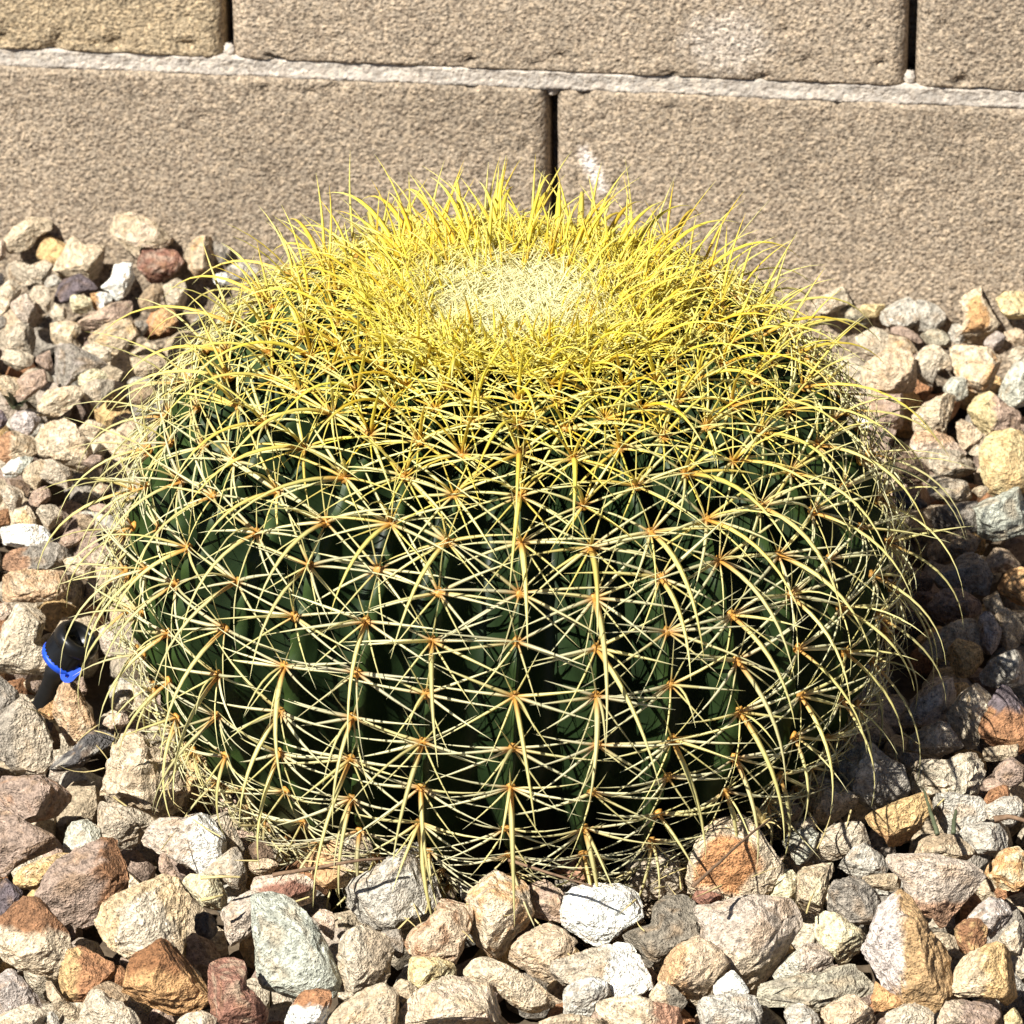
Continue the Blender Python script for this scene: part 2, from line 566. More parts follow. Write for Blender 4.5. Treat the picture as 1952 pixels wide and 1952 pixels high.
stuffV, stuffQ, stuffC, nv = [], [], [], 0
centrals, areoles = [], []


def put(vqc):
    global nv
    v, q, c = vqc
    stuffV.append(v); stuffQ.append(q + nv); stuffC.append(c)
    nv += len(v)


def jit(a):
    return RNG.normal(0, a)


for k in range(NRIB):
    s = 0.043 + 0.010 * ((k * 0.382) % 1)
    s_list = []
    ph = (k * 0.618 + 0.13 * math.sin(k * 2.1)) % 1.0
    while s < SMAX - 0.012:
        step = np.interp(s, [0.03, 0.06, 0.085, 0.13, 0.20, 0.30, 0.36, 0.42], [0.0075, 0.010, 0.016, 0.0225, 0.0250, 0.0255, 0.021, 0.018])
        s_list.append(s + step * (ph - 0.5) * 0.9 + jit(0.0012))
        s += step
    for s in s_list:
        r_, z_, tr_, tz_ = [float(x) for x in meridian(s)]
        phi = rib_phi(k, z_)
        rad = np.array([math.sin(phi), -math.cos(phi), 0])
        sd = np.array([math.cos(phi), math.sin(phi), 0])
        n = unit(rad * (-tz_) + np.array([0, 0, tr_]))
        dn = rad * tr_ + np.array([0, 0, tz_])                # away from the apex
        p = rad * r_ + np.array([0, 0, z_]) + n * 0.0015
        areoles.append((p, n, s))
        young = float(sstep(0.12, 0.05, s))                    # 1 in the crown
        old = float(sstep(0.26, 0.40, s))
        warm = float(sstep(0.22, 0.08, s))
        yellow = mixc((0.70, 0.635, 0.27), (0.80, 0.685, 0.085), float(np.clip(warm + jit(0.1), 0, 1)))
        yellow = mixc(yellow, (0.64, 0.56, 0.28), old * 0.7)
        gold = mixc(yellow, (0.68, 0.45, 0.025), warm)
        pale = mixc((0.72, 0.69, 0.42), (0.82, 0.76, 0.24), warm)
        pale = mixc(pale, (0.62, 0.56, 0.34), old * 0.6)
        base = mixc((0.60, 0.27, 0.035), (0.80, 0.50, 0.05), young)
        grey = max(0.0, jit(0.22)) * float(sstep(0.14, 0.26, s))
        def vari(c):
            c = mixc(c, gold, 0.8 * (RNG.random() < 0.24))
            return np.clip((np.array(c) * (1 - grey) + grey * np.array((0.42, 0.38, 0.30))) * (1 + jit(0.10)), 0, 0.92)
        LC = float(np.interp(s, [0.03, 0.055, 0.09, 0.12, 0.2, 0.30, 0.36, 0.42], [0.40, 0.60, 0.90, 1.12, 1.12, 0.98, 0.74, 0.52]))
        Lk = np.interp(s, [0.03, 0.07, 0.12, 0.2, 0.33, 0.42], [0.36, 0.58, 0.98, 1.06, 0.95, 0.70])
        # radial spines to both sides
        for sg in (-1, 1):
            for A in ((70, 87, 104) if s > 0.21 else (58, 80, 102, 124) if young < 0.6 else (72, 112)):
                a = math.radians(A + jit(10))
                lift = 0.42 + jit(0.14) + 0.5 * young
                e = -dn * math.cos(a) + sd * sg * math.sin(a)
                d0 = unit(e + n * (lift + 0.12))
                d1 = unit(e * 1.0 + n * (lift - 0.62) - np.array([0, 0, 0.16]))
                if RNG.random() < 0.05: continue
                put(spine(p, d0, d1, (0.0425 + jit(0.0055)) * Lk * (0.5 if RNG.random() < 0.05 else 1), 0.0017 * (1 + jit(0.14)), (base, vari(pale), vari(pale) * 1.03), 6, 0.65))
        # thin upper ones
        for A in ((-20, 20) if s > 0.15 else (-28, 2, 26)):
            a = math.radians(A + jit(10))
            e = -dn * math.cos(a) + sd * math.sin(a)
            d0 = unit(e + n * (0.75 + jit(0.2)))
            put(spine(p, d0, unit(e + n * 0.45), (0.030 + jit(0.004)) * Lk, 0.00095, (base, vari(yellow), vari(pale)), 4, 0.8))
        # lower thin ones
        for A in ((146, 214) if s > 0.15 else (142, 176, 218)):
            a = math.radians(A + jit(10))
            e = -dn * math.cos(a) + sd * math.sin(a)
            d0 = unit(e + n * (0.55 + jit(0.12)))
            put(spine(p, d0, unit(e + n * 0.05), (0.036 + jit(0.004)) * Lk, 0.00115, (base, vari(yellow), vari(pale)), 5, 0.7))
        # centrals
        big = RNG.random() < (0.72 if s > 0.14 else 0.6)
        side = jit(0.16)
        if big:
            d0 = unit(n * (1.0 + 0.35 * young - 0.4 * old) + dn * (0.55 - 0.15 * young) + sd * side)
            d1 = unit(dn * (1.25 - 0.10 * young) + n * (-0.10 + 0.35 * young - 0.35 * old) + sd * side * 1.6 - np.array([0, 0, 0.55 * (1 - young)]))
            L = (0.060 + 0.010 * RNG.random() + jit(0.006)) * LC * (1 - 0.12 * old)
            cols = (base, vari(yellow), vari(mixc(yellow, (0.84, 0.79, 0.42), 0.7)))
            centrals.append((spine(p, d0, d1, L, 0.0028 * (1 + jit(0.12)) * (0.75 + 0.25 * LC) * (1 + 0.22 * warm), cols, 9, 0.5, 1.1), p, n, L))
        ncen = 2 if young > 0.3 else (2 if s < 0.17 else (1 if RNG.random() < 0.6 else 0))
        for q in range(ncen):
            sx = (q - (ncen - 1) / 2) * 0.7 + jit(0.2)
            d0 = unit(n * 1.2 - dn * (0.25 + jit(0.15)) + sd * sx)
            d1 = unit(n * (0.55 + 0.3 * young) + dn * (0.35 + jit(0.2)) + sd * sx * 1.3)
            put(spine(p, d0, d1, (0.046 + jit(0.007)) * Lk, 0.0019, (base, vari(yellow), vari(mixc(yellow, pale, 0.6))), 6, 0.6))

# the 300 largest central spines that face the photograph become parts of their own, the others join the mass
def facing(c):
    v = unit(CAM - c[1])
    return (float(c[2] @ v) > -0.45, c[3])
centrals.sort(key=lambda c: facing(c), reverse=True)
for vqc, p, n, L in centrals[:300]:
    v, q, c = vqc
    mesh_obj('spine', v, q, M_SPINE, cactus, c)
for vqc, p, n, L in centrals[300:]: put(vqc)
tag(mesh_obj('spine_mass', np.concatenate(stuffV), np.concatenate(stuffQ), M_SPINE, cactus, np.concatenate(stuffC)), kind='stuff')


def ico(sub):
    import bmesh
    bm = bmesh.new()
    bmesh.ops.create_icosphere(bm, subdivisions=sub, radius=1.0)
    bm.verts.ensure_lookup_table()
    v = np.array([x.co[:] for x in bm.verts])
    f = np.array([[x.index for x in q.verts] for q in bm.faces])
    bm.free()
    return v, f


ICO = {k: ico(k) for k in (1, 2, 3, 4, 5)}
av, af = ICO[2]
areoles.sort(key=lambda a: (a[1] @ unit(CAM - a[0]) > -0.2, a[2]), reverse=True)
restV, restF, restC, na = [], [], [], 0
for i, (p, n, s) in enumerate(areoles):
    sz = np.interp(s, [0.03, 0.12, 0.25, 0.42], [0.0020, 0.0024, 0.0025, 0.0022])
    t1 = unit(np.cross(n, [0.31, 0.2, 0.93])); t2 = np.cross(n, t1)
    bump = 1 + 0.5 * perlin(av * 2.2 + i * 1.7)
    v = (av[:, :1] * t1 + av[:, 1:2] * t2 * 1.1 + av[:, 2:] * n * 0.6) * (sz * bump)[:, None]
    colr = mixc((0.62, 0.33, 0.07), (0.85, 0.70, 0.25), float(sstep(0.14, 0.05, s))) * (1 + jit(0.15))
    colr = mixc(colr, (0.34, 0.22, 0.11), float(sstep(0.33, 0.42, s)))
    if i < 300:
        mesh_obj('areole', v, af, M_SPINE, cactus, np.tile(colr, (len(v), 1)), loc=tuple(p))
    else:
        restV.append(v + p); restF.append(af + na); restC.append(np.tile(colr, (len(v), 1))); na += len(v)
tag(mesh_obj('areole_mass', np.concatenate(restV), np.concatenate(restF), M_SPINE, cactus, np.concatenate(restC)), kind='stuff')

# woolly crown: a felted pad round the growing tip, tiny stars of cream bristles on it and young spines between
n1, n2 = 30, 80
WR = 0.060
sw = np.linspace(0, WR, n1)
pw = np.linspace(0, 2 * math.pi, n2, endpoint=False)
rw, zw, trw, tzw = meridian(sw)
WV = np.stack([rw[:, None] * np.sin(pw), -rw[:, None] * np.cos(pw), np.repeat(zw[:, None], n2, 1)], -1).reshape(-1, 3)
lift = np.repeat(0.0040 * sstep(WR, 0.035, sw) - 0.0015 * sstep(0.04, WR, sw), n2)
WV[:, 2] += lift + 0.0026 * fbm(WV * 130, 3) + 0.0012 * fbm(WV * 420, 2)
gi = np.arange(n1 * n2).reshape(n1, n2)
fs = np.stack([gi[:-1], gi[1:], np.roll(gi, -1, 1)[1:], np.roll(gi, -1, 1)[:-1]], -1).reshape(-1, 4)
wc = np.array((0.84, 0.75, 0.38)) * (1 + 0.22 * fbm(WV * 200, 3))[:, None]
mesh_obj('wool_pad', WV, fs, M_SPINE, cactus, np.clip(wc, 0, 0.92))
stuffV, stuffQ, stuffC, nv = [], [], [], 0
for i in range(330):
    s = 0.078 * math.sqrt((i + 0.5) / 330)
    phi = i * 2.39996 + jit(0.1)
    r_, z_, tr_, tz_ = [float(x) for x in meridian(s)]
    rad = np.array([math.sin(phi), -math.cos(phi), 0])
    n = unit(rad * (-tz_) + np.array([0, 0, tr_]) + RNG.normal(size=3) * 0.12)
    f_ = float(sstep(0.034, 0.074, s + jit(0.010)))
    c0 = mixc((0.90, 0.85, 0.50), (0.84, 0.73, 0.12), f_) * (1 + jit(0.05))
    for q in range(13):
        e = RNG.normal(size=3)
        e = unit(e - n * (e @ n))
        up_ = abs(RNG.normal(0, 0.45)) + 0.12
        put(spine(rad * r_ + np.array([0, 0, z_ + 0.003]), unit(e + n * (up_ + 0.5)), unit(e + n * up_ * 0.7), 0.011 + 0.011 * RNG.random() + 0.006 * f_,
                  0.00075 + 0.0006 * f_, (c0 * 0.95, c0, c0), 4, 0.7))
for i in range(150):                                           # young yellow spines that push through the wool
    s = 0.016 + 0.050 * math.sqrt(RNG.random())
    phi = RNG.random() * 2 * math.pi
    r_, z_, tr_, tz_ = [float(x) for x in meridian(s)]
    rad = np.array([math.sin(phi), -math.cos(phi), 0])
    d0 = unit(np.array([0, 0, 1.0]) + rad * 0.15 + RNG.normal(size=3) * 0.2)
    d1 = unit(np.array([0, 0, 0.7]) + rad * (0.7 + jit(0.3)) + RNG.normal(size=3) * 0.2)
    c = mixc((0.80, 0.66, 0.07), (0.66, 0.44, 0.03), float(RNG.random() < 0.3)) * (1 + jit(0.08))
    put(spine(rad * r_ + np.array([0, 0, z_]), d0, d1, 0.016 + 0.020 * RNG.random() * s / 0.05, 0.0019, (c * 0.85, c, np.array((0.86, 0.77, 0.25))), 6, 0.55))
tag(mesh_obj('wool', np.concatenate(stuffV), np.concatenate(stuffQ), M_SPINE, cactus, np.clip(np.concatenate(stuffC), 0, 0.92)), kind='stuff')

# ------------------------------------------------------------------ gravel bed: traced rocks, each one a thing
REG = {'A': (0, 1468, 4.0), 'B': (483, 1468, 4.0), 'C': (966, 1468, 4.0), 'D': (1449, 1468, 4.0), 'E': (0, 390, 4.0), 'F': (0, 800, 6.0),
       'G': (0, 1100, 4.83), 'H': (1549, 510, 4.794), 'I': (1549, 850, 4.794), 'J': (1549, 1180, 2.7097)}
PAL = {'mauve': (.29, .205, .16), 'darkpurple': (.12, .095, .11), 'cream': (.52, .42, .285), 'palecream': (.48, .41, .30),
       'greytan': (.41, .345, .255), 'grey': (.24, .215, .18), 'darkgrey': (.085, .082, .085), 'palegrey': (.40, .38, .325),
       'palegreen': (.42, .43, .35), 'greengrey': (.36, .395, .33), 'white': (.78, .765, .73), 'gold': (.52, .33, .12),
       'rust': (.34, .145, .055), 'rustbrown': (.24, .105, .042), 'rustdeep': (.25, .10, .03), 'orange': (.52, .27, .09),
       'orangerust': (.46, .19, .055), 'brick': (.25, .105, .07), 'terracotta': (.38, .18, .105), 'brown': (.15, .095, .06),
       'tanbrown': (.28, .20, .12), 'darktan': (.20, .175, .135), 'tan': (.42, .33, .215), 'peach': (.50, .375, .245),
       'pinkcream': (.52, .395, .30), 'pinkbrown': (.37, .255, .19), 'pinkgrey': (.43, .355, .285), 'pinkpale': (.50, .44, .41),
       'mauvegrey': (.35, .30, .27), 'paleyellow': (.55, .50, .31), 'yellow': (.56, .44, .20), 'olivegrey': (.36, .335, .245),
       'goldbrown': (.40, .24, .095), 'rusttan': (.43, .27, .145), 'lilac': (.45, .40, .385)}
for _k, _c in list(PAL.items()):                              # dusty desert stone: a little paler and less saturated
    _l = 0.3 * _c[0] + 0.55 * _c[1] + 0.15 * _c[2]
    PAL[_k] = tuple(min(0.85, 1.10 * (0.74 * a + 0.26 * _l * b)) for a, b in zip(_c, (1.20, 1.0, 0.74)))
TABLE = """A|-40,50 100,70 330,70 400,110 560,160 600,260 560,310 470,330 380,400 330,460 200,430 100,330 0,250 -40,250|mauve-brown angular|mauve|rust:n:.3
A|-60,260 20,280 150,400 300,470 380,500 385,590 250,640 120,690 30,780 -60,800|dull purple-brown flat-topped|mauve|brown:n:.3
A|620,190 640,20 720,-100 850,-220 980,-250 1100,-190 1280,-60 1340,60 1390,200 1400,330 1250,380 950,300 720,250|large layered cream|cream|tanbrown:l:.5|the large layered cream rock
A|590,230 700,240 950,290 1100,340 1165,380 1150,450 1060,570 900,560 780,500 700,400 620,330|grey-tan slab-like|greytan|
A|470,490 560,410 660,390 720,420 800,510 740,580 530,640 500,570|small pale greenish|palegreen|
A|240,970 330,880 470,700 560,640 700,580 900,540 1050,560 1120,700 1110,860 1050,940 880,1010 800,1060 650,1140 560,1090 470,1180 330,1040|big mauve and rust-brown|mauve|rustbrown:right:.9|the big mauve and rust-brown rock
A|100,800 200,740 400,660 520,630 560,680 420,780 330,880 240,950 170,920|golden orange|gold|cream:n:.4
A|-40,830 60,820 140,860 160,940 130,1040 40,1120 -40,1140|dark purple|darkpurple|
A|-60,1180 60,1120 180,1010 290,1010 360,1100 440,1180 490,1260 515,1380 460,1500 340,1590 270,1580 120,1500 0,1430 -60,1400|cream rock with a brown cap, angular|cream|rustbrown:top:1
A|720,1260 780,1160 820,1050 900,990 1050,930 1210,860 1330,870 1400,980 1440,1100 1470,1220 1520,1350 1500,1440 1350,1480 1100,1500 940,1480 830,1420 760,1350|big pale grey-cream|palecream|gold:edge:.3|the big pale grey-cream rock
A|440,1600 450,1470 520,1400 600,1345 740,1390 830,1480 860,1560 780,1650 680,1740 560,1790 480,1740|terracotta and orange|rust|gold:left:.6
A|860,1560 920,1490 1010,1470 1120,1390 1230,1320 1330,1340 1400,1400 1480,1500 1540,1640 1550,1760 1440,1850 1320,1900 1220,1880 1080,1800 980,1710 900,1640|large bright rust-orange|orange|rustdeep:top:.9|the large bright rust-orange rock
A|1560,1590 1620,1500 1720,1435 1850,1470 1870,1560 1860,1650 1932,1720 2000,1800 2080,1930 1950,1990 1760,1930 1620,1850 1600,1740|dark brick-red|brick|tan:n:.35|the dark brick-red rock
A|-50,1540 90,1540 170,1620 260,1720 300,1800 200,1850 60,1870 -50,1880|purple-grey|mauvegrey|
A|310,1600 400,1610 440,1700 540,1790 640,1830 640,1920 540,1890 440,1820 380,1740|thin yellowish tan|tan|tanbrown:n:.6
A|660,1720 760,1620 850,1620 940,1670 1000,1710 940,1780 830,1790 720,1760|small brownish tan|tanbrown|
A|640,1790 690,1700 790,1700 840,1760 950,1790 1080,1850 1190,1900 1180,1990 900,2010 680,2000 630,1920|pale cream pointed|palecream|
A|-50,1900 100,1830 230,1790 310,1830 350,1900 340,2000 -50,2000|pale cream corner|palecream|
A|320,1860 400,1850 450,1900 440,1960 360,1980|tiny pale grey|palegrey|
A|1310,1930 1400,1870 1530,1840 1640,1890 1640,1980 1350,1990|small pale cream|palecream|
A|1060,570 1130,480 1230,390 1320,380 1400,390 1520,350 1600,390 1680,520 1680,640 1640,720 1520,790 1480,730 1330,650 1200,610 1120,590|speckled pinkish grey|pinkgrey|white:right:.4
A|1540,360 1620,320 1720,310 1760,400 1850,600 1800,680 1700,560 1640,490|grey-brown sloping|greytan|
A|1510,800 1620,730 1700,660 1790,600 1830,650 1870,790 1860,930 1800,910 1690,800|grey triangular|greytan|grey:right:.5
A|1370,880 1430,810 1650,810 1700,880 1720,960 1760,1010 1720,1090 1600,1080 1520,1000 1430,900|pale yellowish cream|paleyellow|
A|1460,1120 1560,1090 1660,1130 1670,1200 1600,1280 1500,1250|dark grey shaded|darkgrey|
A|1680,1100 1780,1010 1900,940 2010,1000 1990,1200 1860,1390 1780,1300 1720,1180|pink-grey speckled|pinkgrey|
A|1200,620 1260,640 1320,740 1380,860 1300,850 1220,760|narrow pinkish brown|pinkbrown|
B|-20,1050 40,980 150,970 260,1010 400,1120 500,1270 560,1430 610,1600 560,1660 430,1690 250,1640 100,1600 40,1530 -60,1530 -110,1430 -60,1250|large grey-green wedge-shaped|greengrey||the large grey-green wedge-shaped rock
B|-80,900 60,830 250,800 420,820 500,850 550,960 540,1060 430,1070 300,1030 150,970 20,960|pink rock with a brick-red face, blocky|pinkcream|brick:center:.9|the pink rock with a brick-red face
B|410,1080 540,1060 620,1070 640,1130 600,1270 540,1230 490,1150|small pinkish cream|pinkcream|
B|-60,700 0,690 100,675 190,720 220,770 120,790 0,790 -60,770|small peach|peach|
B|-60,570 40,540 150,560 150,660 60,670 -60,660|small dark brown|brown|
B|430,680 520,620 580,550 700,510 830,520 880,570 980,580 970,700 960,780 850,820 760,880 690,930 580,890 490,800 430,730|pale tan and orange|greytan|orange:left:.6
B|665,970 720,920 820,830 980,740 1060,660 1180,610 1310,570 1360,620 1375,750 1410,880 1400,1000 1300,1100 1130,1165 1000,1160 870,1140 760,1100 700,1050|large salt-and-pepper grey|palegrey||the large salt-and-pepper grey rock
B|690,1200 750,1150 880,1190 940,1230 1000,1290 1090,1440 1100,1540 1040,1620 900,1650 770,1690 660,1640 630,1550 660,1430 690,1300|tall pale tan|palecream|tanbrown:right:.4
B|1170,1320 1240,1220 1340,1160 1400,1080 1430,1000 1500,970 1610,1000 1670,1080 1640,1220 1590,1300 1610,1430 1540,1480 1380,1450 1240,1450 1170,1410|tan and rust lumpy|peach|rust:n:.5
B|1140,1500 1220,1440 1400,1440 1540,1470 1590,1530 1560,1580 1460,1610 1380,1660 1290,1700 1210,1640 1150,1570|pale yellow ochre|yellow|paleyellow:n:.5
B|1690,790 1770,735 1850,760 1960,830 2080,870 2140,1100 2110,1200 1960,1260 1940,1390 1880,1380 1780,1310 1670,1250 1680,1100 1650,990 1690,890|tall cream and orange|cream|orange:n:.6|the tall cream and orange rock
B|1640,1550 1740,1455 1900,1460 2010,1520 2170,1640 2320,1750 2290,1830 2160,1850 2060,1820 1930,1730 1800,1630 1680,1620|long sloping cream|cream|
B|1060,1850 1130,1790 1280,1700 1450,1600 1620,1610 1790,1640 1880,1740 1932,1800 1930,1870 1700,1950 1400,2000 1060,1990|wide cream and pinkish tan|cream|pinkcream:n:.5|the wide cream and pinkish tan rock
B|740,1760 850,1690 980,1650 1080,1720 1070,1830 1050,1960 900,2000 600,2000 560,1900|beige mottled|tan|greytan:n:.4
B|230,1800 330,1720 480,1690 630,1700 670,1760 650,1850 560,1900 480,1990 280,1990 240,1900|white rock with a rust-brown top, blocky|white|rust:top:1|the white rock with a rust-brown top
B|1060,1690 1100,1590 1190,1620 1270,1690 1200,1740 1120,1760|tiny beige|tan|
B|640,1680 720,1700 790,1740 720,1770 660,1760|tiny pale cream|palecream|
B|960,1240 1130,1220 1180,1280 1170,1400 1120,1450 1040,1380 1000,1290|small dull grey|grey|
B|1580,870 1660,880 1670,960 1590,980|tiny light grey|palegrey|
C|170,880 290,860 400,930 460,1000 450,1120 470,1240 350,1200 250,1150 180,1130 130,1000|brownish mauve|pinkbrown|tan:n:.5
C|310,750 400,690 560,650 660,640 770,660 790,760 780,870 650,870 480,840 330,830|terracotta and golden|terracotta|gold:right:.9
C|330,850 480,840 600,870 560,930 490,980 400,900|small grey|grey|
C|900,700 940,600 1080,550 1180,550 1270,620 1310,780 1310,880 1230,950 1060,930 890,860|upright speckled beige-grey|greytan||the upright speckled beige-grey rock
C|450,1080 480,970 560,900 700,870 960,870 1080,900 1110,1000 1060,1090 900,1170 760,1270 620,1350 530,1310 490,1230 450,1180|big bright white|white||the big bright white rock
C|920,1260 980,1220 1120,1180 1130,1070 1200,970 1330,950 1420,1040 1500,1190 1480,1280 1380,1310 1240,1380 1100,1460 1040,1450 990,1370 930,1310|rough dark grey|darktan||the rough dark grey rock
C|1330,720 1400,610 1500,490 1620,420 1780,380 1860,440 1930,540 2000,640 2060,740 2040,800 1960,880 1900,990 1800,1040 1640,1000 1480,930 1400,930 1340,780|round rust-orange rock with a cream rim, striped|cream|orangerust:center:1|the round rust-orange rock with a cream rim
C|1390,960 1500,900 1600,920 1660,970 1600,1040 1500,1030|small dark maroon|brick|
C|1470,1050 1560,1060 1750,1020 1930,970 2080,960 2210,1040 2300,1150 2260,1240 2200,1270 2160,1390 2050,1530 1930,1630 1850,1620 1720,1520 1660,1430 1600,1330 1530,1300 1550,1200 1500,1120|large rounded pinkish mauve|pinkgrey|cream:bottom:.5|the large rounded pinkish mauve rock
C|1070,1540 1150,1450 1290,1370 1450,1300 1560,1350 1640,1440 1700,1530 1680,1620 1560,1740 1380,1730 1280,1640 1180,1610 1080,1600|large peach and tan|peach|orange:left:.4|the large peach and tan rock
C|1570,1660 1630,1570 1720,1540 1800,1620 1840,1690 1800,1730 1570,1740|small bright white|white|
C|390,1440 600,1400 760,1350 980,1430 1060,1600 1070,1650 1000,1700 820,1760 760,1640 640,1600 520,1630 420,1690 350,1600 380,1500|wide beige rock with white patches,|greytan|white:right:.5|the wide beige rock with white patches
C|750,1390 830,1320 940,1330 990,1390 960,1440 850,1440|small knobbly white|white|
C|20,1380 120,1290 280,1190 400,1230 520,1330 520,1390 400,1440 370,1600 250,1560 120,1500 40,1460 -60,1480 -100,1380|rounded peach|peach|
C|410,1690 500,1630 640,1590 740,1630 760,1720 680,1770 600,1880 480,1870 390,1820 410,1750|pale whitish grey|palegrey|white:n:.4
C|690,1790 850,1750 1000,1740 1150,1790 1330,1830 1440,1890 1440,1990 1240,2000 980,1990 820,1930 690,1850|cream and reddish brown flat|cream|terracotta:right:.7
C|200,1880 400,1860 600,1890 800,1930 900,2000 180,2000|low tan|tan|
C|1060,1680 1130,1640 1200,1620 1290,1680 1370,1760 1320,1820 1200,1790 1100,1760|small beige rock with a dark side,|cream|darktan:right:.8
C|1340,1790 1480,1750 1700,1720 1860,1740 1930,1830 1900,1930 1850,2000 1460,2000 1420,1860|light grey speckled|palegrey||the light grey speckled rock
D|-110,1650 20,1640 200,1600 400,1570 560,1520 760,1490 820,1600 820,1700 700,1730 560,1790 430,1830 300,1780 180,1780 60,1790 -60,1730|long layered olive-grey|olivegrey|darktan:l:.5|the long layered olive-grey rock
D|110,1560 170,1500 270,1400 370,1330 440,1330 530,1430 530,1490 400,1570 250,1600 150,1610|crumbly mauve-grey|pinkgrey|palegreen:left:.5
D|420,1160 500,1060 590,1110 690,1180 850,1280 800,1340 690,1400 640,1500 600,1450 560,1380 460,1300 420,1230|pale lemon-yellow|paleyellow||the pale lemon-yellow rock
D|500,880 570,770 700,770 790,850 890,930 920,1060 870,1180 760,1210 680,1160 580,1090 510,1030|grey rock with white flecks,|grey|
D|300,760 420,690 560,690 620,740 520,850 500,1000 480,1080 420,1170 330,1080 300,1000|mottled tan-yellow|tan|paleyellow:n:.5
D|0,990 60,840 160,760 270,760 310,850 310,1020 220,1000 120,960|pale yellow|paleyellow|
D|440,540 540,440 650,400 740,400 850,480 890,560 800,600 650,630 560,680 450,660|wide pale cream|palecream|
D|570,700 680,610 820,560 890,590 960,700 970,790 830,800 720,790 620,740|light bluish grey|palegrey|
D|160,570 230,500 380,440 430,500 440,650 370,680 270,715 210,680|small pale green-grey|palegreen|
D|160,430 300,390 330,330 450,370 470,430 430,460 300,470 180,500|small cream|palecream|
D|0,250 90,200 220,200 330,300 320,390 200,400 60,340 -50,320|pale peach|peach|
D|270,160 380,80 450,60 600,120 760,250 700,340 600,390 540,420 470,380 350,300 290,220|honey-yellow|cream|gold:left:.5|the honey-yellow rock
D|480,40 600,-60 690,-160 780,-190 860,-170 960,-80 1060,-30 1110,120 1080,220 920,320 850,290 720,180 600,110|big light grey peaked|palegrey|grey:right:.5|the big light grey peaked rock
D|1094,29 1226,-60 1433,-75 1684,-134 1802,-89 1684,29 1625,147 1566,206 1286,176 1138,176|yellowish grey layered|palecream|olivegrey:l:.5
D|780,390 900,320 1060,250 1240,190 1280,300 1230,400 1170,540 1110,610 1040,600 980,510 880,440|ochre-orange wedge-shaped|gold|rust:bottom:.4|the ochre-orange wedge-shaped rock
D|1280,200 1450,190 1650,220 1720,290 1700,370 1620,400 1510,480 1400,470 1350,350|flat pale grey|palegrey|
D|1520,500 1580,430 1700,390 1840,400 1915,470 1910,580 1840,650 1700,660 1600,590|oval light grey|palegrey|grey:n:.4
D|1140,640 1200,560 1330,490 1480,500 1560,560 1610,620 1560,700 1400,690 1260,670 1150,680|domed olive-tan|tan|tanbrown:top:.4
D|1010,690 1060,670 1300,670 1560,720 1640,790 1720,880 1700,940 1610,1010 1640,1080 1500,1130 1440,1190 1380,1180 1320,1060 1210,1100 1160,1010 1130,860 1020,760|large angular pink-mauve|pinkgrey|rust:bottom:.5|the large angular pink-mauve rock
D|750,820 900,800 1080,790 1110,860 1060,910 980,920 880,900|small flat tan|tan|
D|880,960 950,900 1060,940 1150,1030 1220,1140 1290,1270 1390,1380 1410,1500 1400,1640 1330,1740 1180,1780 1050,1740 960,1690 890,1590 800,1500 770,1400 870,1270 890,1100|largest golden-brown rock with a pale side,|goldbrown|pinkpale:left:1|the largest golden-brown rock
D|1560,1120 1660,1060 1730,980 1800,960 1880,1020 1910,1110 1870,1200 1770,1270 1720,1190 1680,1140 1590,1140|small lilac-grey|mauvegrey|white:n:.3
D|1490,1180 1560,1140 1680,1150 1720,1220 1700,1350 1630,1400 1560,1400 1510,1300|small dark amber|rustbrown|gold:n:.4
D|1650,780 1750,700 1870,620 1960,600 2040,700 2030,860 1940,910 1850,920 1790,830|rust and yellow|orange|paleyellow:n:.5
D|1350,1770 1500,1650 1500,1530 1560,1440 1720,1370 1810,1340 1900,1400 1960,1480 2000,1700 1880,1860 1800,1720 1650,1700 1500,1740 1400,1790|large yellow-orange|gold|cream:left:.5|the large yellow-orange rock
D|1340,1840 1440,1770 1600,1720 1720,1740 1800,1870 1800,2000 1360,2000|rounded mauve|mauve|cream:left:.4
D|1800,1340 1870,1230 1960,1150 2020,1300 1990,1420 1870,1380|pale cream|palecream|
D|830,1780 880,1620 980,1700 1080,1750 1200,1800 1100,1830 960,1850 880,1830|narrow orange-brown|orange|
D|950,1880 1100,1800 1250,1790 1300,1860 1290,2000 970,2000|pale cream|palecream|
D|430,1850 560,1790 680,1720 800,1790 880,1880 900,1990 450,2000|rounded peach|peach|
D|190,1860 240,1770 320,1790 420,1860 460,1990 180,2000|light grey|palegrey|
D|1690,260 1750,160 1850,120 1930,150 1900,220 1780,270|small rust|rust|
D|1720,290 1850,220 1960,210 2010,300 2010,450 1920,440 1830,370 1760,370|pale bluish grey|palegrey|
D|1720,40 1830,-40 1960,-120 2010,-20 1980,110 1830,110|dark mauve|mauve|
D|1870,1880 1960,1800 2012,1880 2012,2000 1880,2000|yellow ochre corner|yellow|
J|425,640 520,600 650,540 700,560 780,670 780,700 700,690 580,730 500,690 440,680|crumbly grey-tan|greytan|
J|420,750 460,690 540,700 560,740 480,790|small grey|grey|
J|705,490 770,400 860,340 930,340 960,420 900,520 870,640 800,660 720,580|pale cream speckled|palecream|gold:n:.35
J|870,290 930,220 1020,170 1100,170 1100,330 960,340 880,330|smooth pale grey|palegrey|
J|940,400 980,340 1100,340 1100,650 960,670 880,650 860,570 900,480|rust rock with a purple top,|rust|darkpurple:top:.8|the rust rock with a purple top
J|820,680 950,660 1100,650 1092,700 950,730 880,730|low flat tan|tan|
J|440,560 520,420 640,300 700,310 740,400 700,460 620,540 520,590|pink-mauve dappled|pinkgrey|
J|700,340 800,330 830,380 720,420|small yellow-tan|gold|
